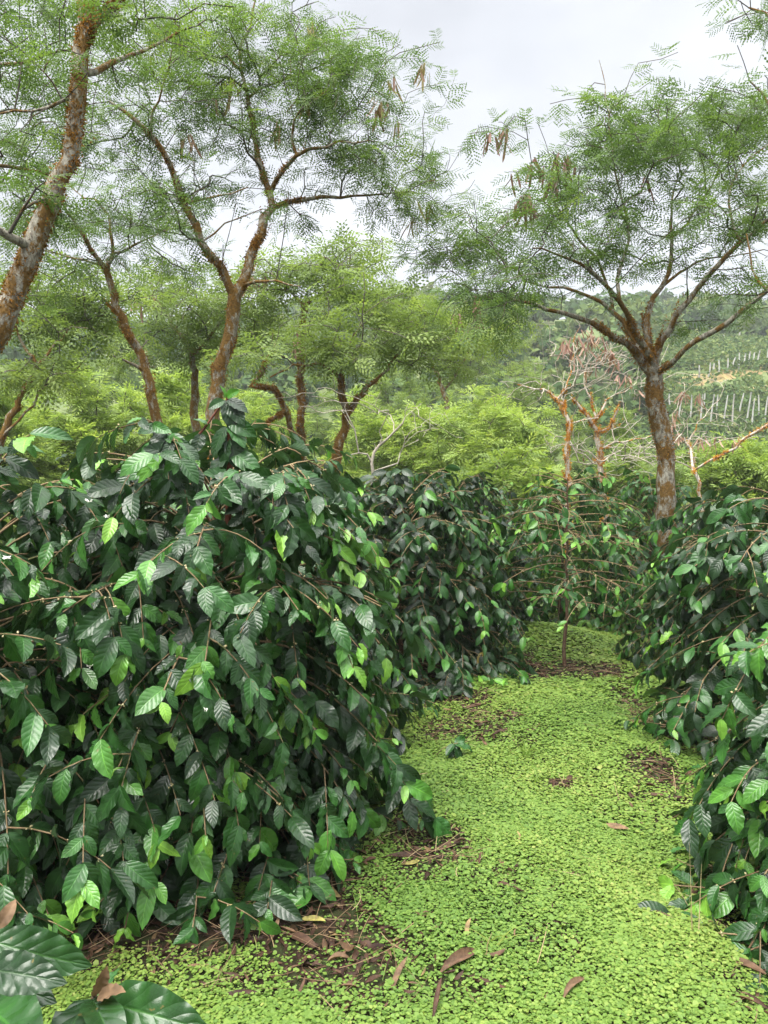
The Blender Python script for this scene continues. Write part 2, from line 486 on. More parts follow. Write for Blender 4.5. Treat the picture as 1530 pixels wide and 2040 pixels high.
# ------------------------------------------------------------------ feathery shade trees
class Skeleton:
    def __init__(s, seed):
        s.p, s.par, s.r, s.grow, s.path = [], [], [], [], []
        s.rng = np.random.default_rng(seed)
    def add(s, p, par, r=0.0, grow=True):
        s.p.append(np.asarray(p, float)); s.par.append(par); s.r.append(r); s.grow.append(grow)
        s.path.append(0 if par < 0 else s.path[par] + np.linalg.norm(s.p[-1] - s.p[par]))
        return len(s.p) - 1
    def limb(s, pts, radii, grow=True, root=False, wob=.012):
        pts = np.asarray(pts, float)
        seg = np.r_[0, np.cumsum(np.linalg.norm(np.diff(pts, axis=0), axis=1))]
        n = max(int(seg[-1] / .12), 3)
        q = np.linspace(0, seg[-1], n + 1)
        # smooth interpolation
        C = np.stack([np.interp(q, seg, pts[:, i]) for i in range(3)], -1)
        for _ in range(2):
            C[1:-1] = (C[:-2] + 2 * C[1:-1] + C[2:]) / 4
        fr = np.linspace(0, 1, n + 1)
        for ax_ in (0, 1):
            ph, am = s.rng.uniform(0, 6.28), s.rng.uniform(.35, 1.0) * min(.028, seg[-1] * .012)
            C[:, ax_] += am * np.sin(seg[-1] * fr * 5.2 + ph) * np.minimum(1, np.minimum(fr, 1 - fr) * 8)
        R = np.interp(q, seg, np.interp(np.linspace(0, 1, len(pts)), np.linspace(0, 1, len(radii)), radii))
        C = C + s.rng.normal(0, wob, C.shape) * (np.arange(n + 1) > 0)[:, None]
        if root or not s.p:
            par = -1; st = 0
        else:
            d = np.linalg.norm(np.array(s.p) - C[0], axis=1)
            par = int(d.argmin()); st = 1
        for i in range(st, n + 1):
            par = s.add(C[i], par, R[i] * (1 + s.rng.normal(0, .04)), grow)
    def attract(s, A, bal=.35, step=.22, sag=.05, jit=.035):
        A = np.asarray(A, float)
        ids = np.where(s.grow)[0]
        NP = np.array(s.p)[ids]; ND = np.array(s.path)[ids]
        D = np.linalg.norm(A[:, None] - NP[None], axis=2) + bal * ND[None]
        best = D.min(1); arg = ids[D.argmin(1)]
        left = np.ones(len(A), bool)
        tips = []
        PA = np.array(s.path)
        while left.any():
            key = np.where(left, np.linalg.norm(A - np.array(s.p)[arg], axis=1), 1e9)
            i = int(key.argmin()); left[i] = False
            a, b = s.p[arg[i]], A[i]
            dist = np.linalg.norm(b - a)
            n = max(int(math.ceil(dist / step)), 2)
            off = s.rng.normal(0, jit * dist, 3); off[2] = off[2] * .6 + sag * dist
            par = int(arg[i]); new = []
            for k in range(1, n + 1):
                u = k / n
                q = a + (b - a) * u + off * math.sin(math.pi * u) * 1.0 + (s.rng.normal(0, .012, 3) if k < n else 0)
                par = s.add(q, par, 0.0, True); new.append(par)
            tips.append(par)
            Q = np.array([s.p[k] for k in new]); QD = np.array([s.path[k] for k in new])
            D = np.linalg.norm(A[:, None] - Q[None], axis=2) + bal * QD[None]
            m = D.min(1)
            upd = left & (m < best)
            best[upd] = m[upd]; arg[upd] = np.array(new)[D.argmin(1)[upd]]
        return tips
    def finish(s, tip=.0035, ex=2.4):
        n = len(s.p)
        kids = [[] for _ in range(n)]
        for i, q in enumerate(s.par):
            if q >= 0: kids[q].append(i)
        man = np.array(s.r); R = np.zeros(n)
        for i in range(n - 1, -1, -1):
            c = kids[i]
            v = tip if not c else sum(R[k] ** ex for k in c) ** (1 / ex)
            R[i] = man[i] if man[i] > 0 else min(v, .05)
        for i in range(n):
            q = s.par[i]
            if q >= 0 and man[i] == 0: R[i] = min(R[i], R[q] * .95)
        chains, big = [], []
        started = [i for i in range(n) if s.par[i] < 0]
        stack = [(i, -1) for i in started]
        while stack:
            i, frm = stack.pop()
            ch = [frm, i] if frm >= 0 else [i]
            manual = man[i] > 0
            while True:
                c = kids[i]
                if not c: break
                c = sorted(c, key=lambda k: -(R[k] + (1 if (man[k] > 0) == manual else 0)))
                for k in c[1:]: stack.append((k, i))
                if (man[c[0]] > 0) != manual:
                    stack.append((c[0], i)); break
                i = c[0]; ch.append(i)
            Pn = np.array([s.p[k] for k in ch]); Rn = np.array([R[k] for k in ch])
            if frm >= 0: Rn[0] = min(R[frm] * .9, Rn[1] * 1.25)
            (big if manual else chains).append((Pn, Rn))
        s.R = R; s.kids = kids
        return big, chains

def blob_points(blobs, rng):
    out = []
    for (px, py, Y, rx, ry, rY, n) in blobs:
        m = max(n // 4, 1)
        d = unit(rng.normal(size=(m, 3))) * (rng.random((m, 1)) ** .42)
        c = P(px + d[:, 0] * rx, py + d[:, 1] * ry, Y + d[:, 2] * rY)
        k = rng.integers(0, m, n)
        out.append(c[k] + rng.normal(0, 1, (n, 3)) * np.array([.19, .19, .035]) * (Y / 7) ** .8)
    return np.concatenate(out)

def fronds(sk, tips, per_tip, size, rng, protos, spread=.16, thin=.012, updroop=-.1, agebias=0.0, along=3):
    pos, ax, nr = [], [], []
    for tnode in tips:
        chain = [tnode]; i = tnode
        for _ in range(along):
            if sk.par[i] < 0: break
            i = sk.par[i]
            if sk.R[i] > thin: break
            chain.append(i)
        d0 = unit(sk.p[tnode] - sk.p[sk.par[tnode]])
        for k in range(per_tip):
            c = chain[min(int(rng.exponential(1.1)), len(chain) - 1)]
            q = sk.p[c]; 
            if sk.par[c] >= 0: q = q + (sk.p[sk.par[c]] - q) * rng.random() * .9
            a = rng.normal(size=3); a[2] = a[2] * .35 + updroop
            a = unit(unit(a) * .9 + d0 * .55)
            pos.append(q); ax.append(a)
            nr.append(np.array([0, 0, 1]) + rng.normal(0, .38, 3))
    n = len(pos)
    pos, ax, nr = np.array(pos), np.array(ax), np.array(nr)
    V, F = place(protos[0], protos[1], rng.integers(0, len(protos[0]), n), pos, frames(ax, nr), size * rng.uniform(.65, 1.2, n))
    clump = .5 + .5 * np.sin(pos[:, 0] * 2.1 + 1) * np.sin(pos[:, 1] * 1.7) * np.sin(pos[:, 2] * 2.3 + 2)
    age = np.clip(.22 + .35 * clump + rng.normal(0, .16, n) + agebias, 0, 1)
    return V, F, np.repeat(age, protos[0].shape[1])

def moss_tufts(sk, n, rng, rmin=.02, ln=(.018, .04), blades=34, lo=0.0):
    ids = np.array([i for i in range(len(sk.p)) if sk.R[i] > rmin and sk.par[i] >= 0 and sk.p[i][2] > lo])
    if not len(ids) or not n: return None
    V, ages = [], []
    centres = rng.choice(ids, n)
    for c in centres:
        r = sk.R[c]; p = sk.p[c]; T = unit(p - sk.p[sk.par[c]])
        th = rng.uniform(0, 6.28)
        u = unit(np.cross(T, (.2, .5, .9))); w = np.cross(T, u)
        half = rng.uniform(.5, 2.6); hh = rng.uniform(.02, .07) * (1 + r * 6)
        g = rng.random()
        for b in range(int(blades * (.5 + half * .6))):
            a = th + rng.normal(0, half * .5)
            o = u * math.cos(a) + w * math.sin(a)
            q = p + T * rng.normal(0, hh) + o * r * .92
            d = unit(o + rng.normal(0, .7, 3) + np.array([0, 0, -.15])) * rng.uniform(*ln) * .75
            s = unit(np.cross(d, rng.normal(size=3))) * rng.uniform(.003, .006)
            V += [q - s, q + s, q + d + s * .3, q + d - s * .3]
            ages += [min(max(g * .6 + rng.normal(.2, .2), 0), 1)] * 4
    V = np.array(V)
    return V, np.arange(len(V)).reshape(-1, 4), np.array(ages)

def pods(points, rng, ln=.15, wd=.011, col=.3):
    """bunches of flat hanging seed pods"""
    V, ages = [], []
    F = []
    for q0 in points:
        for k in range(rng.integers(2, 6)):
            q = q0 + rng.normal(0, .025, 3)
            d = unit(np.array([rng.normal(0, .3), rng.normal(0, .3), -1]))
            L_ = ln * rng.uniform(.5, 1.2)
            s = unit(np.cross(d, rng.normal(size=3)))
            nn = np.cross(s, d)
            cv = rng.normal(0, .05)
            b = len(V)
            for u_ in (0, .15, .5, .85, 1):
                w = wd * (.25 if u_ in (0, 1) else 1)
                c = q + d * L_ * (u_ + .12) + nn * cv * u_ * u_
                V += [c - s * w, c + nn * w * .25, c + s * w]
            for m_ in range(4):
                for h in range(2):
                    i = b + m_ * 3 + h
                    F.append([i, i + 1, i + 4, i + 3])
            ages += [min(max(col + rng.normal(0, .18), 0), 1)] * 15
    return np.array(V), np.array(F), np.array(ages)

def feather_tree(name, label, cat, limbs, blobs, seed, bark=None, branch=None, leaf=None, protos=FP_NEAR, per_tip=6, fsize=.2,
                 moss=0, pod_px=(), bal=.35, agebias=0., group=None, wob=.012, step=.22, tip=.0035, base=None, podcol=.3, podln=.15, along=3, mosskw={}, mossmat=None, rs=1.0):
    rng = np.random.default_rng(seed + 100)
    sk = Skeleton(seed)
    for i, (pts, radii, grow) in enumerate(limbs):
        pp = np.array([P(*q) if len(q) == 3 else q[:3] for q in pts])
        if i == 0:
            b0 = pp[0].copy(); b0[2] = H(b0[0], b0[1]) - .05
            if pp[0][2] > b0[2] + .05: pp = np.vstack([b0, pp]); radii = [radii[0] * 1.25] + list(radii)
        sk.limb(pp, np.array(radii) * rs, grow, root=(i == 0), wob=wob)
    tips = sk.attract(blob_points(blobs, rng), bal, step) if blobs else []
    big, small = sk.finish(tip)
    b0 = sk.p[0]; base = (b0[0], b0[1], float(H(b0[0], b0[1])))
    t = thing(name, label, cat, base, group)
    V, F = tubes(big); mesh_obj("trunk", V, F, bark or M_BARK, t, origin=base)
    if small:
        V, F = tubes(small); mesh_obj("branches", V, F, branch or M_BRANCH, t, origin=base)
    if tips and per_tip:
        V, F, ag = fronds(sk, tips, per_tip, fsize, rng, protos, agebias=agebias, along=along)
        mesh_obj("crown", V, F, leaf or M_FROND, t, attrs={'age': ag}, smooth=False, origin=base)
    mt = moss_tufts(sk, moss, rng, **mosskw)
    if mt: mesh_obj("moss", mt[0], mt[1], mossmat or M_MOSS, t, attrs={'age': mt[2]}, smooth=False, origin=base)
    if len(pod_px):
        ends = np.array([sk.p[i] for i in range(len(sk.p)) if sk.R[i] < .02])
        for (px, py, Y, n) in pod_px:
            q0 = P(px, py, Y)
            d = np.linalg.norm(ends - q0, axis=1); near = ends[np.argsort(d)[:max(n, 1)]]
            for q1 in near:
                V, F, ag = pods([q1], rng, podln, podln * .06, podcol)
                mesh_obj("pod_cluster", V, F, M_POD, t, attrs={'age': ag}, smooth=False, origin=base)
    return t, sk

def yz(pts, Y, dY=0.0):
    n = len(pts)
    return [(x, y, Y + dY * i / max(n - 1, 1)) for i, (x, y) in enumerate(pts)]

# --- big leaning trunk at the left edge
feather_tree("shade_tree", "thick leaning lichen-grey trunk with shaggy orange moss, nearest tree on the left edge", "tree", [
    (yz([(-330, 1180), (-190, 960), (-80, 770), (0, 640), (40, 570), (80, 480), (97, 415), (120, 360), (140, 290), (153, 200), (165, 110), (178, 20), (192, -90), (215, -260)], 4.0, .25), [.085, .075, .066, .058, .052, .05, .045], False),
    (yz([(162, 150), (195, 152), (235, 120), (290, 92), (360, 60)], 4.2, .5), [.028, .022, .014, .009], True),
    (yz([(172, 45), (225, 15), (268, -40), (340, -160)], 4.2, .4), [.042, .038, .03, .02], True),
    (yz([(62, 500), (20, 478), (-60, 430), (-160, 330)], 4.0, -.2), [.036, .03, .02, .012], True),
    (yz([(155, 190), (120, 215), (60, 222), (-40, 235)], 4.1, .3), [.014, .011, .009, .006], True),
    (yz([(190, -80), (120, -160), (20, -240)], 4.3, .3), [.03, .022, .012], True),
], [(70, 60, 4.5, 150, 110, .8, 42), (50, 390, 4.2, 90, 90, .6, 14), (250, -40, 4.7, 170, 130, .8, 36), (20, 200, 4.4, 90, 80, .6, 14), (330, 80, 4.8, 110, 70, .6, 18)],
    11, bark=M_BARK_LICHEN, rs=.8, per_tip=4, fsize=.16, moss=150, step=.16, mosskw=dict(rmin=.024, ln=(.012, .034), lo=.9), wob=.006)

# --- tree whose branches come in over the left edge
feather_tree("shade_tree", "feathery tree at the upper left corner behind the thick leaning trunk", "tree", [
    (yz([(-330, 1000), (-300, 700), (-260, 480), (-240, 330)], 6.4), [.09, .075, .07, .06], False),
    (yz([(-240, 330), (-120, 180), (0, 132), (80, 118), (150, 95)], 6.4, .3), [.05, .04, .026, .016, .01], True),
    (yz([(-250, 400), (-80, 320), (30, 330), (110, 345), (125, 400)], 6.4, .4), [.04, .03, .02, .012, .01], True),
    (yz([(-240, 330), (-150, 40), (-60, -80)], 6.4, .2), [.05, .03, .02], True),
], [(60, 70, 6.7, 190, 120, 1.1, 75), (60, 270, 6.8, 150, 110, 1.0, 50), (40, 420, 6.6, 110, 90, .9, 36), (170, 190, 6.8, 80, 120, .8, 22), (-100, 200, 6.4, 160, 300, 1.2, 40)],
    12, rs=.7, per_tip=4, fsize=.19)

# --- forked tree in the middle left
feather_tree("shade_tree", "tall forked tree with orange mossy trunk splitting into a wide V above the hedge", "tree", [
    (yz([(405, 1340), (415, 1100), (425, 900), (432, 790), (443, 720), (456, 655), (470, 592)], 6.6), [.115, .10, .09, .084, .08, .08, .078], False),
    (yz([(470, 592), (432, 530), (405, 478), (377, 425), (352, 376), (328, 320), (300, 258), (255, 226), (215, 198)], 6.6, -.4), [.062, .054, .047, .043, .038, .034, .03, .022, .014], True),
    (yz([(470, 592), (490, 545), (505, 490), (527, 445), (543, 412)], 6.6, .2), [.066, .06, .056, .054, .05], False),
    (yz([(543, 412), (532, 374), (520, 318), (508, 268), (494, 222), (490, 188), (474, 135), (497, 60), (515, -30)], 6.8, .4), [.042, .04, .034, .03, .028, .024, .018, .014, .01], True),
    (yz([(490, 190), (565, 158), (645, 128), (700, 90)], 7.05, .2), [.018, .014, .01, .006], True),
    (yz([(474, 135), (430, 85), (380, 30), (350, -30)], 7.1, -.2), [.016, .012, .009, .006], True),
    (yz([(536, 385), (560, 345), (582, 312), (625, 287), (690, 284), (735, 278)], 6.8, -.4), [.032, .029, .025, .018, .011, .007], True),
    (yz([(580, 312), (577, 262), (600, 205), (650, 180)], 6.7, -.3), [.02, .014, .01, .006], True),
    (yz([(543, 412), (575, 402), (620, 392), (668, 390), (722, 396), (770, 380), (840, 384)], 6.8, .1), [.03, .026, .023, .02, .014, .010, .006], True),
    (yz([(362, 402), (400, 400), (445, 394), (490, 372)], 6.45, -.3), [.017, .013, .01, .006], True),
    (yz([(300, 258), (305, 220), (330, 160), (345, 100)], 6.35, -.2), [.018, .014, .01, .006], True),
    (yz([(404, 478), (440, 452), (480, 430), (520, 420)], 6.5, .3), [.012, .01, .008, .005], True),
    (yz([(490, 570), (520, 555), (560, 560), (600, 575)], 6.6, -.4), [.022, .018, .012, .007], True),
], [(640, 110, 7.0, 150, 90, 1.0, 95), (520, 60, 7.1, 130, 90, .9, 60), (390, 60, 6.8, 120, 90, .9, 60), (300, 150, 6.4, 100, 100, .8, 44), (700, 200, 6.9, 110, 100, .8, 56),
    (250, 300, 6.3, 90, 90, .8, 32), (420, 250, 6.7, 110, 90, .8, 46), (620, 240, 6.7, 110, 70, .8, 44), (690, 330, 6.8, 120, 50, .6, 38), (410, 370, 6.5, 100, 50, .7, 34),
    (780, 330, 6.8, 80, 60, .5, 26), (850, 385, 6.9, 75, 35, .5, 26), (790, 430, 6.9, 60, 40, .5, 14), (840, 110, 7.0, 40, 30, .4, 6), (860, 190, 6.9, 28, 22, .3, 4), (835, 280, 6.9, 30, 40, .3, 6),
    (430, 170, 6.9, 100, 80, .8, 36), (580, 180, 6.9, 80, 60, .7, 26), (560, 470, 6.7, 60, 45, .5, 8), (320, 420, 6.4, 60, 60, .5, 14), (200, 260, 6.3, 60, 70, .6, 12)],
    13, rs=.7, per_tip=4, fsize=.18, moss=105, wob=.009, mosskw=dict(rmin=.018, lo=1.4),
    pod_px=[(808, 140, 7.0, 2), (838, 178, 7.0, 2), (740, 205, 6.9, 5), (770, 225, 6.9, 4), (590, 200, 6.8, 3), (460, 185, 6.9, 4), (545, 215, 6.9, 2), (375, 270, 6.5, 2), (825, 465, 6.9, 3), (857, 395, 6.9, 1), (625, 20, 7.0, 2)], podcol=.75, podln=.17)

# --- leaning tree between the two
feather_tree("shade_tree", "slim mossy trunk leaning left between the thick trunk and the forked tree", "tree", [
    (yz([(390, 1180), (345, 930), (312, 815), (290, 745), (268, 685), (243, 625), (222, 572), (213, 545)], 8.4), [.10, .085, .075, .07, .064, .058, .054, .05], False),
    (yz([(213, 545), (185, 505), (160, 455), (135, 412), (118, 395)], 8.4, -.3), [.036, .032, .026, .02, .014], True),
    (yz([(213, 545), (228, 515), (220, 460), (215, 418), (170, 390), (140, 372)], 8.4, .4), [.032, .028, .022, .018, .012, .008], True),
    (yz([(228, 518), (262, 490), (300, 468), (335, 455)], 8.5, .2), [.024, .018, .012, .008], True),
    (yz([(205, 530), (150, 515), (100, 500), (60, 495)], 8.4, .3), [.022, .016, .012, .008], True),
    (yz([(285, 740), (262, 728), (245, 718)], 8.4, -.2), [.03, .026, .018], False),
], [(190, 430, 8.3, 110, 60, 1.0, 44), (310, 440, 8.6, 90, 60, .9, 36), (110, 470, 8.3, 100, 60, .9, 34), (240, 370, 8.6, 100, 50, .8, 26), (120, 560, 8.6, 120, 50, 1, 30), (330, 540, 8.8, 80, 50, .8, 22)],
    14, rs=.68, per_tip=4, fsize=.2, moss=60, mosskw=dict(rmin=.02, lo=1.4))

# --- spreading tree on the right
feather_tree("shade_tree", "broad spreading tree with stout lichen-spotted trunk standing behind the right-hand bushes", "tree", [
    (yz([(1345, 1330), (1338, 1080), (1326, 950), (1316, 875), (1308, 800), (1302, 742)], 6.7), [.14, .12, .108, .105, .1, .098], False),
    (yz([(1302, 742), (1282, 722), (1253, 688), (1220, 668), (1147, 630), (1098, 612), (1018, 594), (950, 590)], 6.7, -.3), [.06, .054, .045, .036, .03, .024, .015, .008], True),
    (yz([(1290, 730), (1277, 690), (1258, 648), (1224, 617), (1171, 588), (1100, 570), (1040, 560)], 6.7, .5), [.055, .045, .036, .028, .022, .014, .008], True),
    (yz([(1298, 735), (1294, 690), (1262, 640), (1222, 584), (1166, 535), (1110, 500), (1060, 490)], 6.7, -.8), [.05, .042, .034, .026, .02, .013, .008], True),
    (yz([(1298, 720), (1285, 665), (1300, 595), (1343, 540), (1335, 485), (1328, 430), (1345, 380)], 6.75, .4), [.05, .042, .034, .028, .022, .016, .01], True),
    (yz([(1302, 735), (1322, 672), (1355, 617), (1412, 547), (1460, 494), (1490, 468), (1560, 420)], 6.7, -.5), [.045, .038, .034, .030, .026, .02, .014], True),
    (yz([(1304, 745), (1320, 732), (1362, 698), (1441, 647), (1490, 611), (1540, 562), (1600, 500)], 6.7, -.9), [.042, .034, .032, .032, .030, .026, .02], True),
    (yz([(1330, 560), (1380, 520), (1440, 510), (1520, 500)], 6.9, .3), [.02, .015, .01, .007], True),
    (yz([(1224, 617), (1200, 540), (1130, 440), (1095, 370), (1060, 320)], 7.0, .3), [.022, .018, .014, .011, .008], True),
    (yz([(1335, 485), (1400, 400), (1440, 320), (1460, 240)], 7.1, .4), [.018, .014, .01, .007], True),
    (yz([(1222, 584), (1255, 490), (1240, 390), (1215, 280), (1205, 180), (1195, 120)], 6.5, .3), [.022, .018, .014, .01, .006, .004], True),
    (yz([(1470, 488), (1440, 400), (1480, 330), (1540, 280)], 6.3, .3), [.018, .013, .009, .006], True),
], [(1310, 270, 7.0, 180, 65, 1.5, 108), (1460, 260, 6.9, 120, 85, 1.4, 90), (1190, 370, 6.9, 150, 70, 1.5, 76), (1410, 400, 6.8, 150, 60, 1.5, 56), (1100, 460, 6.8, 160, 75, 1.3, 68),
    (1260, 480, 6.9, 130, 50, 1.2, 34), (950, 490, 6.7, 120, 70, 1.0, 76), (1000, 570, 6.5, 140, 50, .8, 60), (1085, 390, 7.0, 70, 60, .7, 24), (1500, 430, 6.6, 90, 90, 1.0, 48),
    (1210, 250, 6.8, 60, 60, .6, 26), (1030, 270, 7.1, 48, 40, .4, 10), (1330, 210, 7.1, 90, 40, .6, 28), (1200, 140, 6.75, 16, 34, .2, 5), (900, 520, 6.7, 60, 60, .6, 20), (960, 630, 6.3, 70, 35, .5, 12), (1470, 560, 6.5, 70, 40, .7, 12),
    (1340, 640, 6.6, 40, 30, .3, 5), (1480, 220, 7.0, 70, 50, .6, 24)],
    15, bark=M_BARK_LICHEN, rs=.70, per_tip=4, fsize=.19, moss=85, wob=.009, mosskw=dict(rmin=.024, lo=1.6),
    pod_px=[(1085, 300, 7.1, 6), (1105, 310, 7.1, 4), (1000, 330, 7.1, 5), (1000, 390, 7.0, 3), (1070, 360, 7.0, 5), (1035, 370, 7.0, 3), (945, 600, 6.4, 2), (1290, 330, 7.0, 2)], podcol=.2, podln=.19)

# --- tree beyond the right edge, only sprays reach in
feather_tree("shade_tree", "sprays of a tree reaching in at the top right corner", "tree", [
    (yz([(1760, 1100), (1740, 800), (1730, 500), (1740, 200)], 5.6), [.09, .08, .07, .06], False),
    (yz([(1738, 250), (1640, 120), (1560, 60), (1490, 10)], 5.6, .2), [.04, .02, .012, .006], True),
    (yz([(1732, 450), (1640, 330), (1560, 240), (1500, 160)], 5.6, .3), [.04, .02, .012, .006], True),
    (yz([(1730, 650), (1620, 640), (1540, 600), (1497, 540), (1488, 470)], 5.6, .2), [.03, .02, .012, .008, .005], True),
], [(1520, 20, 5.7, 60, 40, .4, 16), (1530, 180, 5.8, 50, 50, .4, 10), (1525, 540, 5.7, 35, 70, .3, 12), (1640, 250, 5.7, 120, 200, .8, 30)],
    16, per_tip=4, fsize=.17)

# --- middle-distance trees behind the hedge
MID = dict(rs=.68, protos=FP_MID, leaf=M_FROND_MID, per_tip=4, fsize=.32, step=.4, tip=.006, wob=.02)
feather_tree("shade_tree", "twin-stemmed mossy tree with flat umbrella crown behind the hedge, right of the forked tree", "tree", [
    (yz([(662, 1010), (672, 905), (688, 840), (682, 790), (676, 750)], 11.5), [.13, .11, .085, .07, .06], False),
    (yz([(688, 842), (702, 800), (735, 768), (770, 735)], 11.5, .2), [.06, .055, .045, .03], False),
    (yz([(676, 750), (640, 720), (590, 728), (540, 750)], 11.5, -.3), [.04, .03, .024, .016], True),
    (yz([(770, 735), (800, 690), (850, 650)], 11.7, .3), [.03, .02, .012], True),
    (yz([(678, 755), (690, 700), (720, 640)], 11.5, .3), [.03, .02, .012], True),
], [(700, 710, 11.4, 100, 28, 1.2, 56), (560, 705, 11.3, 90, 26, 1.0, 34), (850, 640, 11.8, 110, 60, 1.2, 70), (700, 600, 11.8, 110, 50, 1.1, 50), (900, 700, 11.6, 90, 50, 1.0, 44), (620, 660, 11.6, 90, 40, 1, 30), (950, 620, 12, 70, 50, 1, 30)],
    21, moss=90, bal=.3, agebias=.02, mosskw=dict(rmin=.026, lo=.5, ln=(.02, .05)),
    pod_px=[(585, 665, 11.6, 3), (930, 640, 11.9, 4)], podln=.25, **MID)
feather_tree("shade_tree", "grey upright stem beside a bright orange moss-coated stump branch behind the hedge", "tree", [
    (yz([(590, 1010), (602, 905), (598, 800), (600, 690), (610, 610)], 12.5), [.12, .10, .08, .07, .055], False),
    (yz([(600, 905), (585, 860), (566, 815), (545, 768), (500, 770)], 12.3, -.5), [.075, .07, .06, .05, .04], False),
    (yz([(500, 770), (525, 740), (540, 705), (552, 683)], 11.8, -.1), [.05, .05, .045, .03], False),
    (yz([(566, 815), (540, 840), (510, 852)], 12.0, -.3), [.05, .05, .04], False),
    (yz([(610, 610), (560, 560), (530, 540)], 12.5, .2), [.035, .022, .015], True),
    (yz([(610, 610), (660, 560), (700, 520)], 12.5, .3), [.035, .022, .015], True),
], [(680, 540, 12.8, 100, 45, 1.2, 60), (560, 560, 12.6, 90, 45, 1.1, 46), (740, 590, 13, 70, 50, 1, 36), (480, 590, 12.6, 90, 50, 1.1, 46), (700, 505, 12.9, 60, 26, .7, 18), (780, 640, 13, 60, 40, .8, 16)],
    22, moss=150, bal=.3, mosskw=dict(rmin=.027, lo=.5, ln=(.025, .06), blades=50), pod_px=[(520, 560, 12.6, 5)], podln=.28, podcol=.35, **MID)
feather_tree("shade_tree", "dark bushy tree filling the gap behind the forked trunk", "tree", [
    (yz([(400, 1010), (395, 900), (390, 800), (380, 700)], 13.5), [.14, .12, .10, .08], False),
    (yz([(380, 700), (330, 620), (300, 580)], 13.5, .3), [.06, .04, .02], True),
    (yz([(382, 720), (440, 640), (480, 600)], 13.5, -.3), [.06, .04, .02], True),
], [(370, 600, 13.6, 110, 60, 1.5, 90), (330, 680, 13.4, 120, 50, 1.3, 64), (470, 660, 13.3, 110, 60, 1.2, 66), (290, 580, 13.8, 80, 50, 1.1, 40), (540, 650, 13.4, 60, 40, 1, 24), (430, 560, 13.8, 80, 40, 1, 34)],
    23, moss=20, agebias=-.08, mosskw=dict(rmin=.04, lo=.5), pod_px=[(285, 600, 13.6, 4)], podln=.28, **MID)
feather_tree("shade_tree", "low bushy tree with dark leaning twin branches below the thick leaning trunk", "tree", [
    (yz([(-40, 1020), (0, 880), (40, 800), (75, 730)], 10.5), [.1, .08, .06, .05], False),
    (yz([(75, 730), (110, 690), (150, 640)], 10.5, .2), [.036, .026, .016], True),
    (yz([(0, 880), (60, 810), (100, 760), (160, 730)], 10.4, .3), [.03, .024, .018, .01], True),
    (yz([(75, 730), (40, 670), (20, 600)], 10.5, .2), [.034, .024, .014], True),
], [(110, 640, 10.7, 120, 60, 1.2, 70), (40, 590, 10.8, 90, 60, 1.1, 48), (190, 660, 10.8, 70, 60, 1.0, 34), (40, 740, 10.5, 90, 40, 1, 26), (200, 580, 11.2, 80, 50, 1, 30), (90, 720, 10.2, 80, 30, .7, 14)],
    24, moss=20, **MID)
feather_tree("shade_tree", "green leafy tree left of the dark far hillside gap", "tree", [
    (yz([(905, 960), (900, 900), (890, 800), (870, 740)], 23), [.15, .13, .11, .08], False),
    (yz([(870, 740), (830, 680), (800, 640)], 23, .3), [.06, .04, .02], True),
    (yz([(885, 780), (930, 710), (950, 660)], 23, .3), [.06, .04, .02], True),
], [(870, 650, 23.3, 110, 50, 1.7, 150), (920, 710, 23, 80, 50, 1.4, 90), (800, 700, 23, 70, 50, 1.3, 70), (830, 605, 23.5, 60, 30, 1.1, 40), (940, 740, 23, 60, 30, 1.2, 40)],
    25, agebias=.06, **MID)

# --- bare dead trees with orange lichen, right of the middle
DEAD = dict(rs=.56, mossmat=M_LICHEN, bark=M_BARK_DEAD, branch=M_BRANCH_PALE, per_tip=0, fsize=.2, step=.3, tip=.0040, wob=.02, group=None)
feather_tree("dead_tree", "slender dead tree coated in orange lichen, left of the forked dead one", "tree", [
    (yz([(1128, 1060), (1133, 945), (1131, 880), (1128, 830), (1120, 793), (1085, 775), (1030, 768)], 10.5), [.07, .06, .052, .046, .036, .022, .012], True),
    (yz([(1120, 793), (1130, 755), (1140, 700), (1155, 650)], 10.5, .2), [.03, .02, .014, .008], True),
    (yz([(1130, 842), (1160, 838), (1195, 830)], 10.5, .2), [.022, .016, .01], True),
], [(1110, 740, 10.5, 80, 70, 1.0, 64), (1180, 695, 10.7, 80, 60, .9, 84), (1070, 780, 10.4, 50, 40, .6, 24)],
    31, moss=70, mosskw=dict(rmin=.013, lo=.4, ln=(.02, .05)), pod_px=[(1140, 680, 10.6, 6), (1180, 670, 10.7, 9)], podcol=.48, podln=.2, **DEAD)
feather_tree("dead_tree", "bare forked dead tree with orange lichen knobs and pink dry pods, nearest the stout trunk", "tree", [
    (yz([(1205, 1060), (1197, 945), (1193, 880), (1186, 845), (1160, 815), (1140, 790)], 11), [.085, .075, .066, .056, .036, .02], True),
    (yz([(1188, 860), (1205, 868), (1222, 838), (1226, 822)], 11, -.2), [.036, .034, .034, .03], False),
    (yz([(1186, 845), (1178, 800), (1164, 780), (1170, 730)], 11, .2), [.034, .028, .02, .012], True),
    (yz([(1186, 840), (1205, 800), (1220, 790), (1260, 770)], 11, .1), [.03, .022, .016, .01], True),
    (yz([(1195, 890), (1240, 880), (1300, 866), (1340, 850)], 11, .4), [.026, .022, .014, .008], True),
], [(1210, 720, 11.2, 80, 70, 1.0, 100), (1255, 760, 11.2, 70, 50, .9, 50), (1290, 850, 11.3, 80, 40, .8, 34), (1150, 890, 11, 80, 50, .8, 80), (1240, 915, 11.1, 90, 35, .8, 80)],
    32, moss=90, mosskw=dict(rmin=.013, lo=.4, ln=(.02, .055)), pod_px=[(1205, 680, 11.2, 10), (1170, 720, 11.2, 4), (1240, 730, 11.2, 5), (1280, 780, 11.2, 2)], podcol=.48, podln=.2, **DEAD)
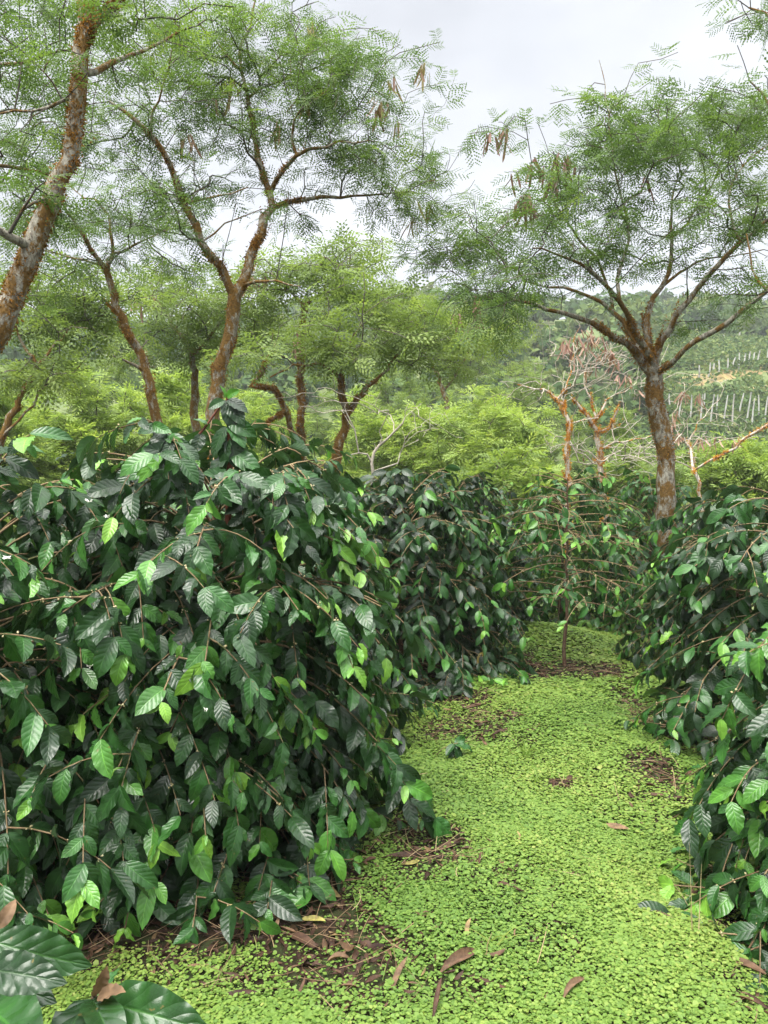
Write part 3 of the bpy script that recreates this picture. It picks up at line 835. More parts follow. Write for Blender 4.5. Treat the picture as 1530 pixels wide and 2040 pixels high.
feather_tree("dead_tree", "leafless pale dead tree hung with pink pods before the terraced slope", "tree", [
    (yz([(1400, 1080), (1395, 1000), (1385, 930), (1370, 880)], 13), [.07, .06, .05, .04], True),
    (yz([(1370, 880), (1400, 830), (1430, 800)], 13, .2), [.02, .014, .01], True),
    (yz([(1375, 890), (1340, 850), (1350, 800)], 13, .2), [.02, .014, .01], True),
    (yz([(1370, 945), (1420, 915), (1475, 880), (1540, 835), (1600, 800)], 11.5, -.6), [.03, .034, .036, .038, .04], False),
], [(1380, 830, 13, 70, 80, 1.0, 60), (1450, 860, 13, 60, 50, .9, 34), (1340, 880, 13, 60, 50, .8, 34), (1300, 900, 13, 60, 40, .8, 40)],
    33, moss=26, mosskw=dict(rmin=.018, lo=.4, ln=(.03, .07)), pod_px=[(1375, 790, 13, 5), (1365, 820, 13, 5), (1410, 860, 13, 4), (1360, 850, 13, 4), (1450, 870, 13, 4)], podcol=.48, podln=.22, **DEAD)
feather_tree("dead_tree", "white leafless branches of a small dead tree beyond the hedge, beside the umbrella-crowned tree", "tree", [
    (yz([(735, 1020), (740, 935), (755, 890), (790, 860), (810, 830)], 10), [.06, .05, .04, .03, .016], True),
    (yz([(745, 915), (725, 890), (700, 905)], 10, -.2), [.03, .024, .016], True),
    (yz([(790, 940), (795, 900), (800, 890)], 10, .2), [.024, .02, .012], True),
], [(810, 820, 10, 60, 40, .7, 20), (720, 830, 10, 60, 50, .7, 20), (850, 870, 10, 60, 40, .7, 20), (640, 790, 9.9, 40, 60, .7, 18)],
    34, **{**DEAD, 'rs': .45, 'bark': M_BRANCH_PALE, 'tip': .0035, 'wob': .012})

# ------------------------------------------------------------------ valley trees (individual, four shapes shared)
def valley_tree(name, label, px, py_top, Y, w_px, seed, leaf, n=210, agebias=.05, hgt=None):
    """rounded feathery tree standing on the valley floor"""
    rng = np.random.default_rng(seed)
    top = P(px, py_top, Y)
    x, y = top[0], top[1]
    g = float(H(x, y)); hh = top[2] - g
    rad = w_px / FPX * Y / 2
    sk = Skeleton(seed)
    sk.limb(np.array([(x, y, g - .1), (x + rng.normal(0, .15), y, g + hh * .25), (x + rng.normal(0, .3), y + .2, g + hh * .45)]), [.16, .12, .09], False, root=True, wob=.03)
    for k in range(4):
        a = k * 1.57 + rng.uniform(0, 1)
        e = np.array([x + math.cos(a) * rad * .55, y + math.sin(a) * rad * .55, g + hh * rng.uniform(.6, .8)])
        m_ = np.array([x, y, g + hh * .42]); sk.limb(np.array([m_, (m_ + e) / 2 + (0, 0, .15), e]), [.07, .045, .02], True, wob=.03)
    d = unit(rng.normal(size=(n, 3))) * (rng.random((n, 1)) ** .35)
    lump = 1 + .16 * np.sin(d[:, :1] * 5 + seed) * np.sin(d[:, 1:2] * 4 + 2 * seed)
    c = np.array([x, y, g + hh * .62])
    A = c + d * lump * np.array([rad, rad, hh * .40])
    tips = sk.attract(A, .3, .5)
    big, small = sk.finish(.008)
    base = (x, y, g)
    t = thing(name, label, "tree", base, "feathery trees in the dip behind the coffee rows")
    V, F = tubes(big); mesh_obj("trunk", V, F, M_BARK, t, origin=base)
    V, F = tubes(small); mesh_obj("branches", V, F, M_BRANCH, t, origin=base)
    V, F, ag = fronds(sk, tips, 30, .34, rng, FP_FAR, agebias=agebias, thin=.03, along=3)
    mesh_obj("crown", V, F, leaf, t, attrs={'age': ag}, smooth=False, origin=base)
    return t
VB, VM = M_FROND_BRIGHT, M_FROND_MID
valley = [
    ("bright yellow-green feathery tree in the dip, left of the bare lichen pair", 1000, 770, 19, 230, 41, VB, .05),
    ("bright rounded feathery tree in the dip above the end of the left hedge", 870, 800, 20, 240, 42, VB, 0),
    ("yellow-green feathery tree behind the white leafless branches", 735, 800, 21, 230, 43, VB, 0),
    ("pale olive feathery tree low behind the leaning mossy trunk", 330, 740, 18, 240, 44, VB, -.03),
    ("pale olive feathery tree low at the left, under the dark leaning branches", 140, 760, 17, 240, 45, VB, -.05),
    ("feathery tree behind the forked trunk base, above the hedge top", 500, 770, 22, 230, 46, VB, -.06),
    ("low feathery tree in front of the valley, over the far path end", 1020, 905, 14, 210, 47, VB, -.08),
    ("small feathery shrub tree right of the stout trunk by the edge", 1490, 885, 15, 190, 48, VB, -.1),
    ("greener feathery tree directly behind the stout trunk", 1260, 900, 17, 220, 49, VM, .1),
    ("feathery tree between the pink-podded dead tree and the terrace", 1400, 905, 19, 190, 50, VM, .15),
    ("feathery tree at the far left edge under the leaning trunk", -20, 780, 15, 230, 51, VB, -.12),
    ("mid-green tree above the bright trees, at the foot of the far hill", 1010, 700, 30, 230, 52, VM, 0),
    ("mid-green tree at the foot of the hill behind the umbrella crown", 640, 720, 30, 260, 53, VM, -.05),
    ("mid-green tree at the foot of the hill behind the dark bushy tree", 420, 680, 30, 260, 54, VM, -.05),
    ("mid-green tree at the foot of the hill behind the bare lichen pair", 1200, 800, 27, 230, 55, VM, .05),
    ("mid-green tree at the foot of the hill at the far left", 120, 660, 28, 300, 56, VM, -.05),
    ("mid-green tree on the lower slope behind the leafy tree", 830, 690, 32, 250, 57, VM, 0),
]
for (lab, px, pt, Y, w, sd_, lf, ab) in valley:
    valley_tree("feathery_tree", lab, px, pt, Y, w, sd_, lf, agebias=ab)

# ------------------------------------------------------------------ far hillside: woods, terraces, posts
def hill_wood():
    rng = np.random.default_rng(77)
    pos, size, age, nrm = [], [], [], []
    n = 0
    tries = 0
    while n < 950 and tries < 20000:
        tries += 1
        y = 42 + 130 * rng.random() ** .8
        px = rng.uniform(-120, 1650)
        x = (px - 765) / FPX * y
        g = float(H(x, y))
        py = 940 - (g - CAM_Z) / y * FPX
        if px > 1290 and py > 690 and rng.random() < .93: continue       # terraced clearing
        n += 1
        hh = rng.uniform(2.2, 5.5) * (1 if y > 70 else .8)
        rad = hh * rng.uniform(.35, .55)
        k = 170 if y < 80 else 110
        d = unit(rng.normal(size=(k, 3))); d[:, 2] = np.abs(d[:, 2]) * 1.0 - .25
        rr = rng.random((k, 1)) ** .3
        lump = 1 + .22 * np.sin(d[:, :1] * 4 + n) * np.cos(d[:, 1:2] * 5 + n)
        c = np.array([x, y, g + hh * .5])
        pos.append(c + d * rr * lump * np.array([rad, rad, hh * .52]))
        nrm.append(d + rng.normal(0, .55, (k, 3)))
        size.append(rng.uniform(.35, .8, k) * (1 + y / 160))
        age.append(np.clip(rng.uniform(.05, .8) + rng.normal(0, .12, k), 0, 1))
    pos, size, age, nrm = np.concatenate(pos), np.concatenate(size), np.concatenate(age), np.concatenate(nrm)
    ax = rng.normal(size=pos.shape)
    pv = np.array([[[-.5, 0, 0], [0, -.32, .06], [.5, 0, 0], [.06, .36, -.06]]])
    V, F = place(pv, np.array([[0, 1, 2, 3]]), np.zeros(len(pos), int), pos, frames(ax, nrm), size)
    o = mesh_obj("hillside_wood", V, F, M_HILL_LEAF, attrs={'age': np.repeat(age, 4)}, smooth=False)
    tag(o, "dull green woodland covering the far hillside up to the ridge", "woodland", None, 'stuff')
    # low scrub and crop rows on the cleared slope
    m = 9000
    y = rng.uniform(40, 110, m); px = rng.uniform(1230, 1640, m); x = (px - 765) / FPX * y
    row = np.sin((y * .92 + x * .18) * 1.9)
    pyy = 940 - (H(x, y) - CAM_Z) / y * FPX
    keep = ((row > -.1) | (pyy < 800)) & (rng.random(m) < .8) & ~((px > 1320) & (pyy > 742) & (pyy < 790) & (rng.random(m) < .93))
    x, y = x[keep], y[keep]
    k = 26
    pos = np.stack([x, y, H(x, y) + .35], -1)[:, None] + rng.normal(0, 1, (len(x), k, 3)) * np.array([.5, .35, .28])
    pos = pos.reshape(-1, 3)
    age = np.clip(np.repeat(rng.uniform(.2, .85, len(x)), k) + rng.normal(0, .1, len(pos)), 0, 1)
    V, F = place(pv, np.array([[0, 1, 2, 3]]), np.zeros(len(pos), int), pos, frames(rng.normal(size=pos.shape), rng.normal(size=pos.shape) + (0, -.3, .8)), rng.uniform(.2, .5, len(pos)))
    o = mesh_obj("slope_scrub", V, F, M_HILL_LEAF, attrs={'age': np.repeat(age, 4)}, smooth=False)
    tag(o, "low green scrub and crop rows on the cleared terraced slope", "scrub", None, 'stuff')
hill_wood()

def hill_point(px, py):
    """first point of the far slope seen at a pixel"""
    for Y in np.arange(40, 170, .25):
        p = P(px, py, Y)
        if p[2] <= float(H(p[0], p[1])): return p
    return P(px, py, 150)

def terrace_strip(name, label, pts, w):
    C = np.array([hill_point(*q) for q in pts])
    n = 40
    s = np.linspace(0, len(C) - 1, n); i = np.arange(len(C))
    C = np.stack([np.interp(s, i, C[:, k]) for k in range(3)], -1)
    rows = []
    rng = np.random.default_rng(5)
    for dy, dz in ((-w, -.06), (-w * .4, .10), (w * .4, .14), (w, -.02)):
        q = C + np.array([0, dy, 0]) + rng.normal(0, .3, C.shape) * (1, 1, 0)
        q[:, 2] = H(q[:, 0], q[:, 1]) + dz
        rows.append(q)
    V = np.stack(rows, 1).reshape(-1, 3)
    a = (np.arange(n - 1) * 4)[:, None]; b = np.arange(3)[None]
    F = np.stack([a + b, a + 4 + b, a + 5 + b, a + 1 + b], -1).reshape(-1, 4)
    tag(mesh_obj(name, V, F, M_TERRACE), label, None, None, 'structure')
terrace_strip("terrace_path", "bare tan earth terrace track crossing the far right slope", [(1340, 768), (1400, 757), (1460, 746), (1560, 728)], 1.7)
terrace_strip("terrace_path", "orange earth bank below the tan terrace track", [(1385, 784), (1430, 780), (1480, 782), (1560, 772)], 1.1)

post_px = [(1392, 757, 26), (1410, 754, 28), (1431, 749, 28), (1449, 744, 27), (1470, 740, 33), (1489, 734, 30), (1509, 730, 28), (1526, 727, 28),
           (1330, 830, 40), (1352, 846, 52), (1394, 860, 66), (1414, 862, 68), (1437, 866, 70), (1458, 866, 72), (1485, 856, 66), (1508, 845, 52), (1524, 850, 54), (1374, 852, 58), (1426, 838, 46), (1471, 842, 52), (1497, 868, 66), (1401, 828, 40), (1420, 751, 24), (1460, 741, 26), (1480, 736, 28), (1499, 731, 26), (1440, 690, 20), (1470, 684, 20), (1500, 678, 20), (1523, 674, 20)]
def stake(px, py, hpx, i):
    rng = np.random.default_rng(900 + i)
    b = hill_point(px, py); hh = hpx * 1.12 / FPX * b[1]
    top = b + np.array([hh * rng.uniform(.02, .16), rng.normal(0, .05), hh])
    n = 7
    u = np.linspace(0, 1, n)[:, None]
    pts = b + (top - b) * u + np.array([.05, 0, 0]) * np.sin(u * 3.1 * rng.uniform(.6, 1.6)) * rng.normal(0, 1)
    pts[0, 2] -= .2
    V, F = tubes([(pts, np.r_[np.linspace(.072, .055, n - 1), .035] * b[1] / 60)])
    o = mesh_obj("stake", V, F, M_POST, origin=tuple(b)); o.location = tuple(b)
    row = "faint topmost row of stakes high on the slope" if hpx < 22 else "upper row of pale stakes above the terrace track" if hpx < 36 else "lower row of tall pale stakes under the terrace bank"
    tag(o, "whitish wooden stake in the " + row, "stake", row)
for i, q in enumerate(post_px): stake(*q, i)


# ------------------------------------------------------------------ coffee bushes
def coffee_bush(name, label, base_xy, Hh, prof, nprim, seed, cp, leaf_len=.135, sec=3, dens=1.0, agebias=0., group="coffee bushes of the plantation rows", zlo=.06,
                leafstart=.4, keep=None, stem_r=.022, node=.062, top_el=.9, bud=True, droopk=.55, mat=None):
    rng = np.random.default_rng(seed)
    bx, by = base_xy
    bz = float(H(bx, by))
    base = np.array([bx, by, bz])
    pos, ax, nr, sz, age = [], [], [], [], []
    chains = []; buds = []
    zs = np.linspace(0, 1, len(prof))
    lean = rng.normal(0, .03, 2)
    stem = np.array([[lean[0] * z * Hh, lean[1] * z * Hh, z * Hh] for z in np.linspace(0, 1, 12)])
    stem[1:-1, :2] += rng.normal(0, .008, (10, 2)); stem[0, 2] -= .06
    def leaves_on(path, start, tipyoung, out0):
        seg = np.r_[0, np.cumsum(np.linalg.norm(np.diff(path, axis=0), axis=1))]
        Ltot = seg[-1]
        s = Ltot; k = 0; yv = rng.uniform(.3, .8) if rng.random() < .72 else .1
        while s > start * Ltot and s > .02:
            q = np.array([np.interp(s, seg, path[:, i]) for i in range(3)])
            q2 = np.array([np.interp(max(s - .02, 0), seg, path[:, i]) for i in range(3)])
            d = unit(q - q2) if np.linalg.norm(q - q2) > 1e-6 else out0
            side = unit(np.cross(d, (0, 0, 1)) + 1e-6)
            if k % 2 and rng.random() < .5:
                side = unit(side * .6 + np.cross(side, d) * .6)
            for sg in (-1, 1):
                if rng.random() > dens: continue
                fwd = .75 if k == 0 else rng.uniform(.2, .8)
                down = rng.uniform(.15, 1.15) if k else rng.uniform(.1, .9)
                a = unit(sg * side * rng.uniform(.6, 1.0) + d * fwd + np.array([0, 0, -down]) + out0 * .15)
                nn = unit(np.array([0, 0, 1.0]) * .7 + out0 * rng.uniform(.3, 1.1) + rng.normal(0, .34, 3))
                young = math.exp(-k / 1.1) * tipyoung
                ln = leaf_len * rng.uniform(.58, 1.14) * (1 - .45 * young * (rng.random() < .6))
                pos.append(q + rng.normal(0, .004, 3)); ax.append(a); nr.append(nn); sz.append(ln)
                ag = .06 + .42 * rng.random() ** 1.4 + young * yv * rng.uniform(.75, 1.1) + (.25 if rng.random() < .06 else 0) + agebias
                age.append(min(max(ag, 0), .95) if rng.random() > .0012 else 1.0)
            if bud and k > 1 and rng.random() < .35: buds.append(q)
            s -= node * rng.uniform(.75, 1.25); k += 1
    az = rng.uniform(0, 6.28)
    for i in range(nprim):
        f = ((i + .5) / nprim)
        z0 = zlo + (1.0 - zlo) * f ** .9
        az += 2.39996 + rng.normal(0, .12)
        out = np.array([math.cos(az), math.sin(az), 0])
        if keep is not None and not keep(out, z0): continue
        Rr = np.interp(z0, zs, prof) * rng.uniform(.82, 1.12)
        el = .12 + (top_el - .12) * z0 ** 2.5 + rng.normal(0, .1)
        kdr = droopk * (1.1 - .4 * z0)
        s0 = np.array([np.interp(z0 * Hh, stem[:, 2], stem[:, j]) for j in range(3)])
        n = 9
        u = np.linspace(0, 1, n)
        path = s0 + out * (Rr * u)[:, None]
        path[:, 2] += Rr * (math.tan(min(el, 1.1)) * u - kdr * u ** 2.2 * 1.2)
        sidev = np.array([-out[1], out[0], 0])
        path += sidev * (rng.normal(0, .10) * Rr * u ** 2)[:, None]
        path[:, 2] = np.maximum(path[:, 2], .05 + .04 * rng.random())
        chains.append((path, np.linspace(.0065, .0028, n)))
        leaves_on(path, leafstart, rng.random() < .75, out)
        ns = rng.poisson(sec) if sec else 0
        for j in range(ns):
            u0 = rng.uniform(.3, .9)
            q = np.array([np.interp(u0, u, path[:, c]) for c in range(3)])
            sg = 1 if rng.random() < .5 else -1
            l2 = Rr * rng.uniform(.25, .55) * (1.15 - u0 * .5) + .08
            d2 = unit(out * .75 + sidev * sg * rng.uniform(.5, 1.1) + np.array([0, 0, rng.uniform(-.35, .35)]))
            v = np.linspace(0, 1, 6)
            p2 = q + d2 * (l2 * v)[:, None]
            p2[:, 2] -= l2 * rng.uniform(.25, .75) * v ** 2
            p2[:, 2] = np.maximum(p2[:, 2], .05 + .04 * rng.random())
            chains.append((p2, np.linspace(.0038, .002, 6)))
            leaves_on(p2, .15, rng.random() < .7, unit(d2 * np.array([1, 1, .2])))
    leaves_on(stem[-4:], .3, 1, np.array([0, -1.0, 0]))
    t = thing(name, label, "bush", tuple(base), group)
    V, F = tubes([(stem, np.linspace(stem_r, stem_r * .35, 12))]); mesh_obj("stem", V, F, M_STEM, t)
    V, F = tubes(chains); mesh_obj("branches", V, F, M_TWIG, t)
    pos, ax, nr, sz, age = map(np.array, (pos, ax, nr, sz, age))
    V, F = place(cp[0], cp[1], rng.integers(0, len(cp[0]), len(pos)), pos, frames(ax, nr), np.stack([sz * rng.uniform(.88, 1.2, len(sz)), sz, sz], -1))
    nv = cp[0].shape[1]
    mesh_obj("foliage", V, F, mat or M_COFFEE, t, uv=np.tile(cp[2], (len(pos), 1)), attrs={'age': np.repeat(age, nv)})
    if buds:
        B = np.array(buds); B = np.repeat(B, 4, 0) + rng.normal(0, .006, (len(B) * 4, 3))
        pv = np.array([[[0, 0, -1], [1, 0, 0], [0, 1, 0], [-1, 0, 0], [0, -1, 0], [0, 0, 1]]]) * .5
        ff = np.array([[0, 2, 1], [0, 3, 2], [0, 4, 3], [0, 1, 4], [5, 1, 2], [5, 2, 3], [5, 3, 4], [5, 4, 1]])
        V, F = place(pv, ff, np.zeros(len(B), int), B, frames(rng.normal(size=B.shape), rng.normal(size=B.shape)), rng.uniform(.005, .011, len(B)))
        mesh_obj("flower_buds", V, F, M_BUD, t)
    return t

def red_shoot(parent):
    base = np.array(parent.location); r = np.random.default_rng(12)
    A = np.array([P(452, 1100, 3.12), P(458, 900, 3.1), P(456, 840, 3.1), P(452, 792, 3.1)]) - base
    B = np.array([P(385, 880, 3.1), P(410, 850, 3.1), P(445, 800, 3.1)]) - base
    V, F = tubes([(A, [.014, .012, .010, .006]), (B, [.007, .006, .004])])
    mesh_obj("shoot_stem", V, F, M_RED, parent)
    spec = [((452, 795), (463, 850), .5, .16), ((450, 800), (490, 840), 0, .3), ((452, 795), (492, 812), .1, .2), ((448, 798), (415, 808), .3, .4), ((455, 840), (490, 885), -.2, .5), ((450, 850), (415, 905), 0, .35),
            ((455, 835), (500, 868), .3, .45), ((456, 870), (430, 925), -.3, .3), ((456, 870), (480, 930), -.3, .25), ((400, 862), (395, 905), -.2, .2), ((452, 793), (470, 770), .2, .75), ((451, 793), (440, 772), .2, .8), ((415, 845), (385, 835), .1, .5), ((458, 900), (520, 930), -.3, .5), ((458, 905), (400, 950), -.3, .2)]
    pos, ax, nr, sz, age = [], [], [], [], []
    for (a, b, out, ag) in spec:
        p, q = P(*a, 3.1) - base, P(*b, 3.1 - .03 - .05 * abs(out)) - base
        pos.append(p); ax.append(q - p); nr.append((r.normal(0, .3), -.8, .6)); sz.append(np.linalg.norm(q - p) * 1.05); age.append(ag)
    pos, ax, nr, sz, age = map(lambda v: np.array(v, float), (pos, ax, nr, sz, age))
    V, F = place(CP_HI[0], CP_HI[1], r.integers(0, 24, len(pos)), pos, frames(ax, nr), np.stack([sz * 1.15, sz, sz], -1))
    mesh_obj("shoot_foliage", V, F, M_COFFEE, parent, uv=np.tile(CP_HI[2], (len(pos), 1)), attrs={'age': np.repeat(age, CP_HI[0].shape[1])})

PROF = [.74, .84, .86, .82, .74, .6, .34]
b_main = coffee_bush("coffee_bush", "large near coffee bush with its reddish stem poking up above glossy dark leaves", (-.80, 3.3), 1.50, [.64, .72, .75, .74, .70, .62, .46], 104, 201, CP_HI, sec=3.7, agebias=.08, leaf_len=.13)
red_shoot(b_main)
b_left = coffee_bush("coffee_bush", "near coffee bush cut by the left edge, beside the large reddish-stemmed bush", (-1.66, 3.0), 1.44, [.74, .86, .88, .84, .76, .62, .36], 96, 202, CP_HI, sec=3.5, agebias=.08, leaf_len=.13)
b_mid = coffee_bush("coffee_bush", "coffee bush behind the large near bush, dark tops merging into it", (-.66, 4.75), 1.32, PROF, 74, 203, CP_MID, sec=3)
b_far = coffee_bush("coffee_bush", "dense dark coffee bush at the far end of the left hedge, beside the path", (.12, 6.0), 1.30, [.66, .78, .82, .8, .74, .6, .34], 90, 204, CP_MID, sec=3.4, leaf_len=.12, agebias=.0)
copy_thing(b_far, (.62, 7.3, float(H(.62, 7.3))), 1.9, .96, "last dark coffee bush of the left hedge, at the path's far end")
copy_thing(b_mid, (-1.5, 4.6, float(H(-1.5, 4.6))), 2.2, 1.0, "coffee bush in the second row behind the bush on the left edge")
copy_thing(b_mid, (-.9, 6.2, float(H(-.9, 6.2))), 4.0, .98, "coffee bush hidden behind the dense dark hedge end, tops only")
# right row
b_right = coffee_bush("coffee_bush", "coffee bush on the right with long arching twigs above dark hanging leaves", (2.42, 4.5), 1.40, [.70, .82, .86, .84, .78, .66, .4], 80, 205, CP_MID, sec=3.0, leaf_len=.13, top_el=.5, dens=.88, agebias=.03)
b_redge = coffee_bush("coffee_bush", "nearest right-hand coffee bush, skirt of broad leaves cut by the frame edge", (1.78, 2.7), 1.3, [.62, .74, .72, .62, .5, .38, .22], 84, 206, CP_HI, sec=3.2, agebias=.12, leaf_len=.128)
copy_thing(b_right, (3.3, 4.4, float(H(3.3, 4.4))), 2.6, 1.0, "coffee bush behind the arching-twig bush, at the right edge")
copy_thing(b_right, (2.9, 6.2, float(H(2.9, 6.2))), 1.1, .95, "coffee bush beyond the arching-twig bush, under the stout trunk")
# beyond the path's end
b_end = coffee_bush("coffee_bush", "loose pale-twigged coffee bush across the far end of the path", (1.9, 8.3), 1.35, [.66, .8, .84, .8, .7, .55, .3], 64, 207, CP_LO, sec=2.8, leaf_len=.12, dens=.72, agebias=.26)
copy_thing(b_end, (2.75, 8.0, float(H(2.75, 8.0))), 2.0, 1.0, "loose coffee bush right of the path end, behind the lone slender one")
copy_thing(b_end, (1.2, 9.0, float(H(1.2, 9.0))), 4.0, .95, "loose coffee bush between the left hedge end and the lone slender one")
# the lone slender one
g = G(1126, 1328)
coffee_bush("coffee_bush", "lone slender coffee bush with bare lower trunk and sparse twiggy top, standing in the path", (g[0], g[1]), 1.5, [.3, .5, .62, .66, .6, .5, .3], 44, 208, CP_MID, sec=2.2,
            leaf_len=.11, dens=.26, agebias=.34, zlo=.34, leafstart=.3, stem_r=.017, top_el=.35, droopk=.26)

# ------------------------------------------------------------------ the very near plant in the lower left corner
def near_plant():
    rng = np.random.default_rng(61)
    base = np.array([-.62, .95, float(H(-.62, .95))])
    t = thing("coffee_bush", "young coffee plant right by the camera, huge glossy leaves filling the lower left corner", "bush", tuple(base), "coffee bushes of the plantation rows")
    A = P(190, 1985, .92) - base
    B = P(-20, 1960, .86) - base
    stem1 = np.array([[0, 0, -.05], [.03, 0, .3], [.05, -.01, .6], A - (.05, 0, .08), A])
    stem2 = np.array([[.05, -.01, .55], [.04, -.03, .75], B - (.02, 0, .06), B])
    V, F = tubes([(stem1, [.011, .009, .007, .005, .004]), (stem2, [.007, .006, .005, .004])])
    mesh_obj("stem", V, F, M_STEM, t)
    cp = coffee_protos(9, 22, 10, 9)
    spec = [  # start px, tip px, depth at start / tip, width factor, age, normal
        ((195, 1990), (372, 2046), .92, .84, .86, .40, (-.1, -.75, .7)),
        ((190, 1985), (240, 1925), .93, .98, .7, .5, (.2, -.4, .9)),
        ((185, 1990), (215, 2060), .90, .80, .8, .34, (.3, -.7, .7)),
        ((180, 1990), (80, 2100), .92, .78, .85, .3, (0, -.7, .8)),
        ((-30, 1870), (164, 1936), .86, .84, .92, .36, (-.1, -.7, .75)),
        ((-40, 1930), (95, 1942), .80, .76, .9, .22, (0, -.7, .8)),
        ((-25, 1960), (110, 1975), .90, .88, 1.0, .30, (0, -.5, .9)),
        ((-20, 1955), (-60, 1820), .86, .95, 1.0, .4, (0, -.7, .8)),
        ((-30, 2000), (60, 2080), .88, .78, 1.0, .5, (0, -.7, .8)),
    ]
    pos, ax, nr, sz, age = [], [], [], [], []
    for s, e_, d0, d1, wf, ag, nn in spec:
        a, b = P(*s, d0) - base, P(*e_, d1) - base
        pos.append(a); ax.append(b - a); nr.append(nn); L_ = np.linalg.norm(b - a); sz.append((L_ * wf * 1.02, L_ * 1.02, L_)); age.append(ag)
    for k in range(26):    # lower leaves, below the picture
        z = rng.uniform(.15, .62); an = rng.uniform(0, 6.28)
        q = np.array([.03 + .12 * math.cos(an), .12 * math.sin(an), z])
        pos.append(q); ax.append((math.cos(an), math.sin(an), -.4)); nr.append((.3 * math.cos(an), .3 * math.sin(an), 1)); sz.append((.14, .14, .14)); age.append(.3)
    pos, ax, nr, sz, age = map(lambda v: np.array(v, float), (pos, ax, nr, sz, age))
    V, F = place(cp[0], cp[1], rng.integers(0, 10, len(pos)), pos, frames(ax, nr), sz)
    mesh_obj("foliage", V, F, M_COFFEE, t, uv=np.tile(cp[2], (len(pos), 1)), attrs={'age': np.repeat(age, cp[0].shape[1])})
    # two withered brown leaves at the shoot tips
    pos, ax, nr, sz = [], [], [], []
    for s, e_, d0, d1, nn in [((182, 1985), (222, 1932), .90, .90, (.9, -.35, .3)), ((195, 1985), (246, 1975), .89, .87, (0, -.6, .8)), ((-8, 1850), (38, 1798), .85, .86, (.6, -.6, .4))]:
        a, b = P(*s, d0) - base, P(*e_, d1) - base
        pos.append(a); ax.append(b - a); nr.append(nn); L_ = np.linalg.norm(b - a); sz.append((L_ * 1.0, L_, L_))
    pos, ax, nr, sz = map(lambda v: np.array(v, float), (pos, ax, nr, sz))
    V, F = place(cp[0], cp[1], np.arange(len(pos)), pos, frames(ax, nr), sz)
    o = mesh_obj("withered_leaves", V, F, M_DRY, t, attrs={'age': np.full(len(V), .7)})
    o['label'] = "withered tan leaves at the shoot tips"
near_plant()

# ------------------------------------------------------------------ ground cover, litter, small plants
MULCH = [(880, 1392, 90, 18, .95), (930, 1450, 110, 34, .8), (1000, 1478, 60, 12, .6), (1125, 1567, 45, 12, .95), (850, 1690, 95, 60, .9), (800, 1610, 50, 30, .7), (690, 1900, 170, 85, .9),
         (870, 1960, 110, 40, .65), (560, 1880, 170, 55, .9), (1120, 1340, 170, 16, .95), (1310, 1530, 60, 40, .9), (1360, 1580, 60, 30, .5), (1480, 1830, 70, 80, .9), (1330, 1640, 60, 12, .4),
         (1110, 1880, 60, 30, .45), (960, 1730, 40, 30, .5), (1020, 1760, 40, 30, .45), (1500, 1990, 60, 40, .6), (450, 1950, 120, 40, .7), (740, 2000, 60, 30, .5), (1230, 1590, 70, 16, .35),
         (620, 1760, 160, 120, 1.0), (400, 1850, 300, 70, 1.0), (1290, 1430, 40, 60, .8), (1000, 1310, 80, 14, .7)]
MW = [(G(a, b), G(min(a + c, 2200), b)[0] - G(a, b)[0], abs(G(a, b - d)[1] - G(a, b + d)[1]) / 2 + .02, s) for a, b, c, d, s in MULCH]
def mulch(x, y):
    m = np.zeros_like(x)
    wob = .25 * np.sin(x * 9 + y * 4) + .2 * np.sin(x * 17 - y * 13) + .15 * np.sin(31 * x + 23 * y)
    for g_, rx, ry, s in MW:
        d = np.sqrt(((x - g_[0]) / max(rx, .03)) ** 2 + ((y - g_[1]) / max(ry, .03)) ** 2)
        m = np.maximum(m, s * np.clip(1.7 - 1.25 * d + wob * .8, 0, 1))
    # under the bushes
    for bx, by, r in ((-.80, 3.3, .58), (-1.62, 3.0, .6), (-.66, 4.75, .55), (.12, 6.0, .52), (.62, 7.3, .5), (-1.5, 4.6, .7), (2.3, 4.5, .6), (1.78, 2.7, .45), (2.9, 6.2, .6), (3.3, 4.4, .7)):
        d = np.hypot(x - bx, y - by)
        m = np.maximum(m, np.clip((r - d) / .25 + wob * .6, 0, 1) * .98)
    pat = np.sin(x * 2.3 + 1) * np.sin(y * 2.9) + .6 * np.sin(x * 6.1 - y * 5.3)
    return np.clip(np.maximum(m, .16 * (pat > .75)), 0, 1)

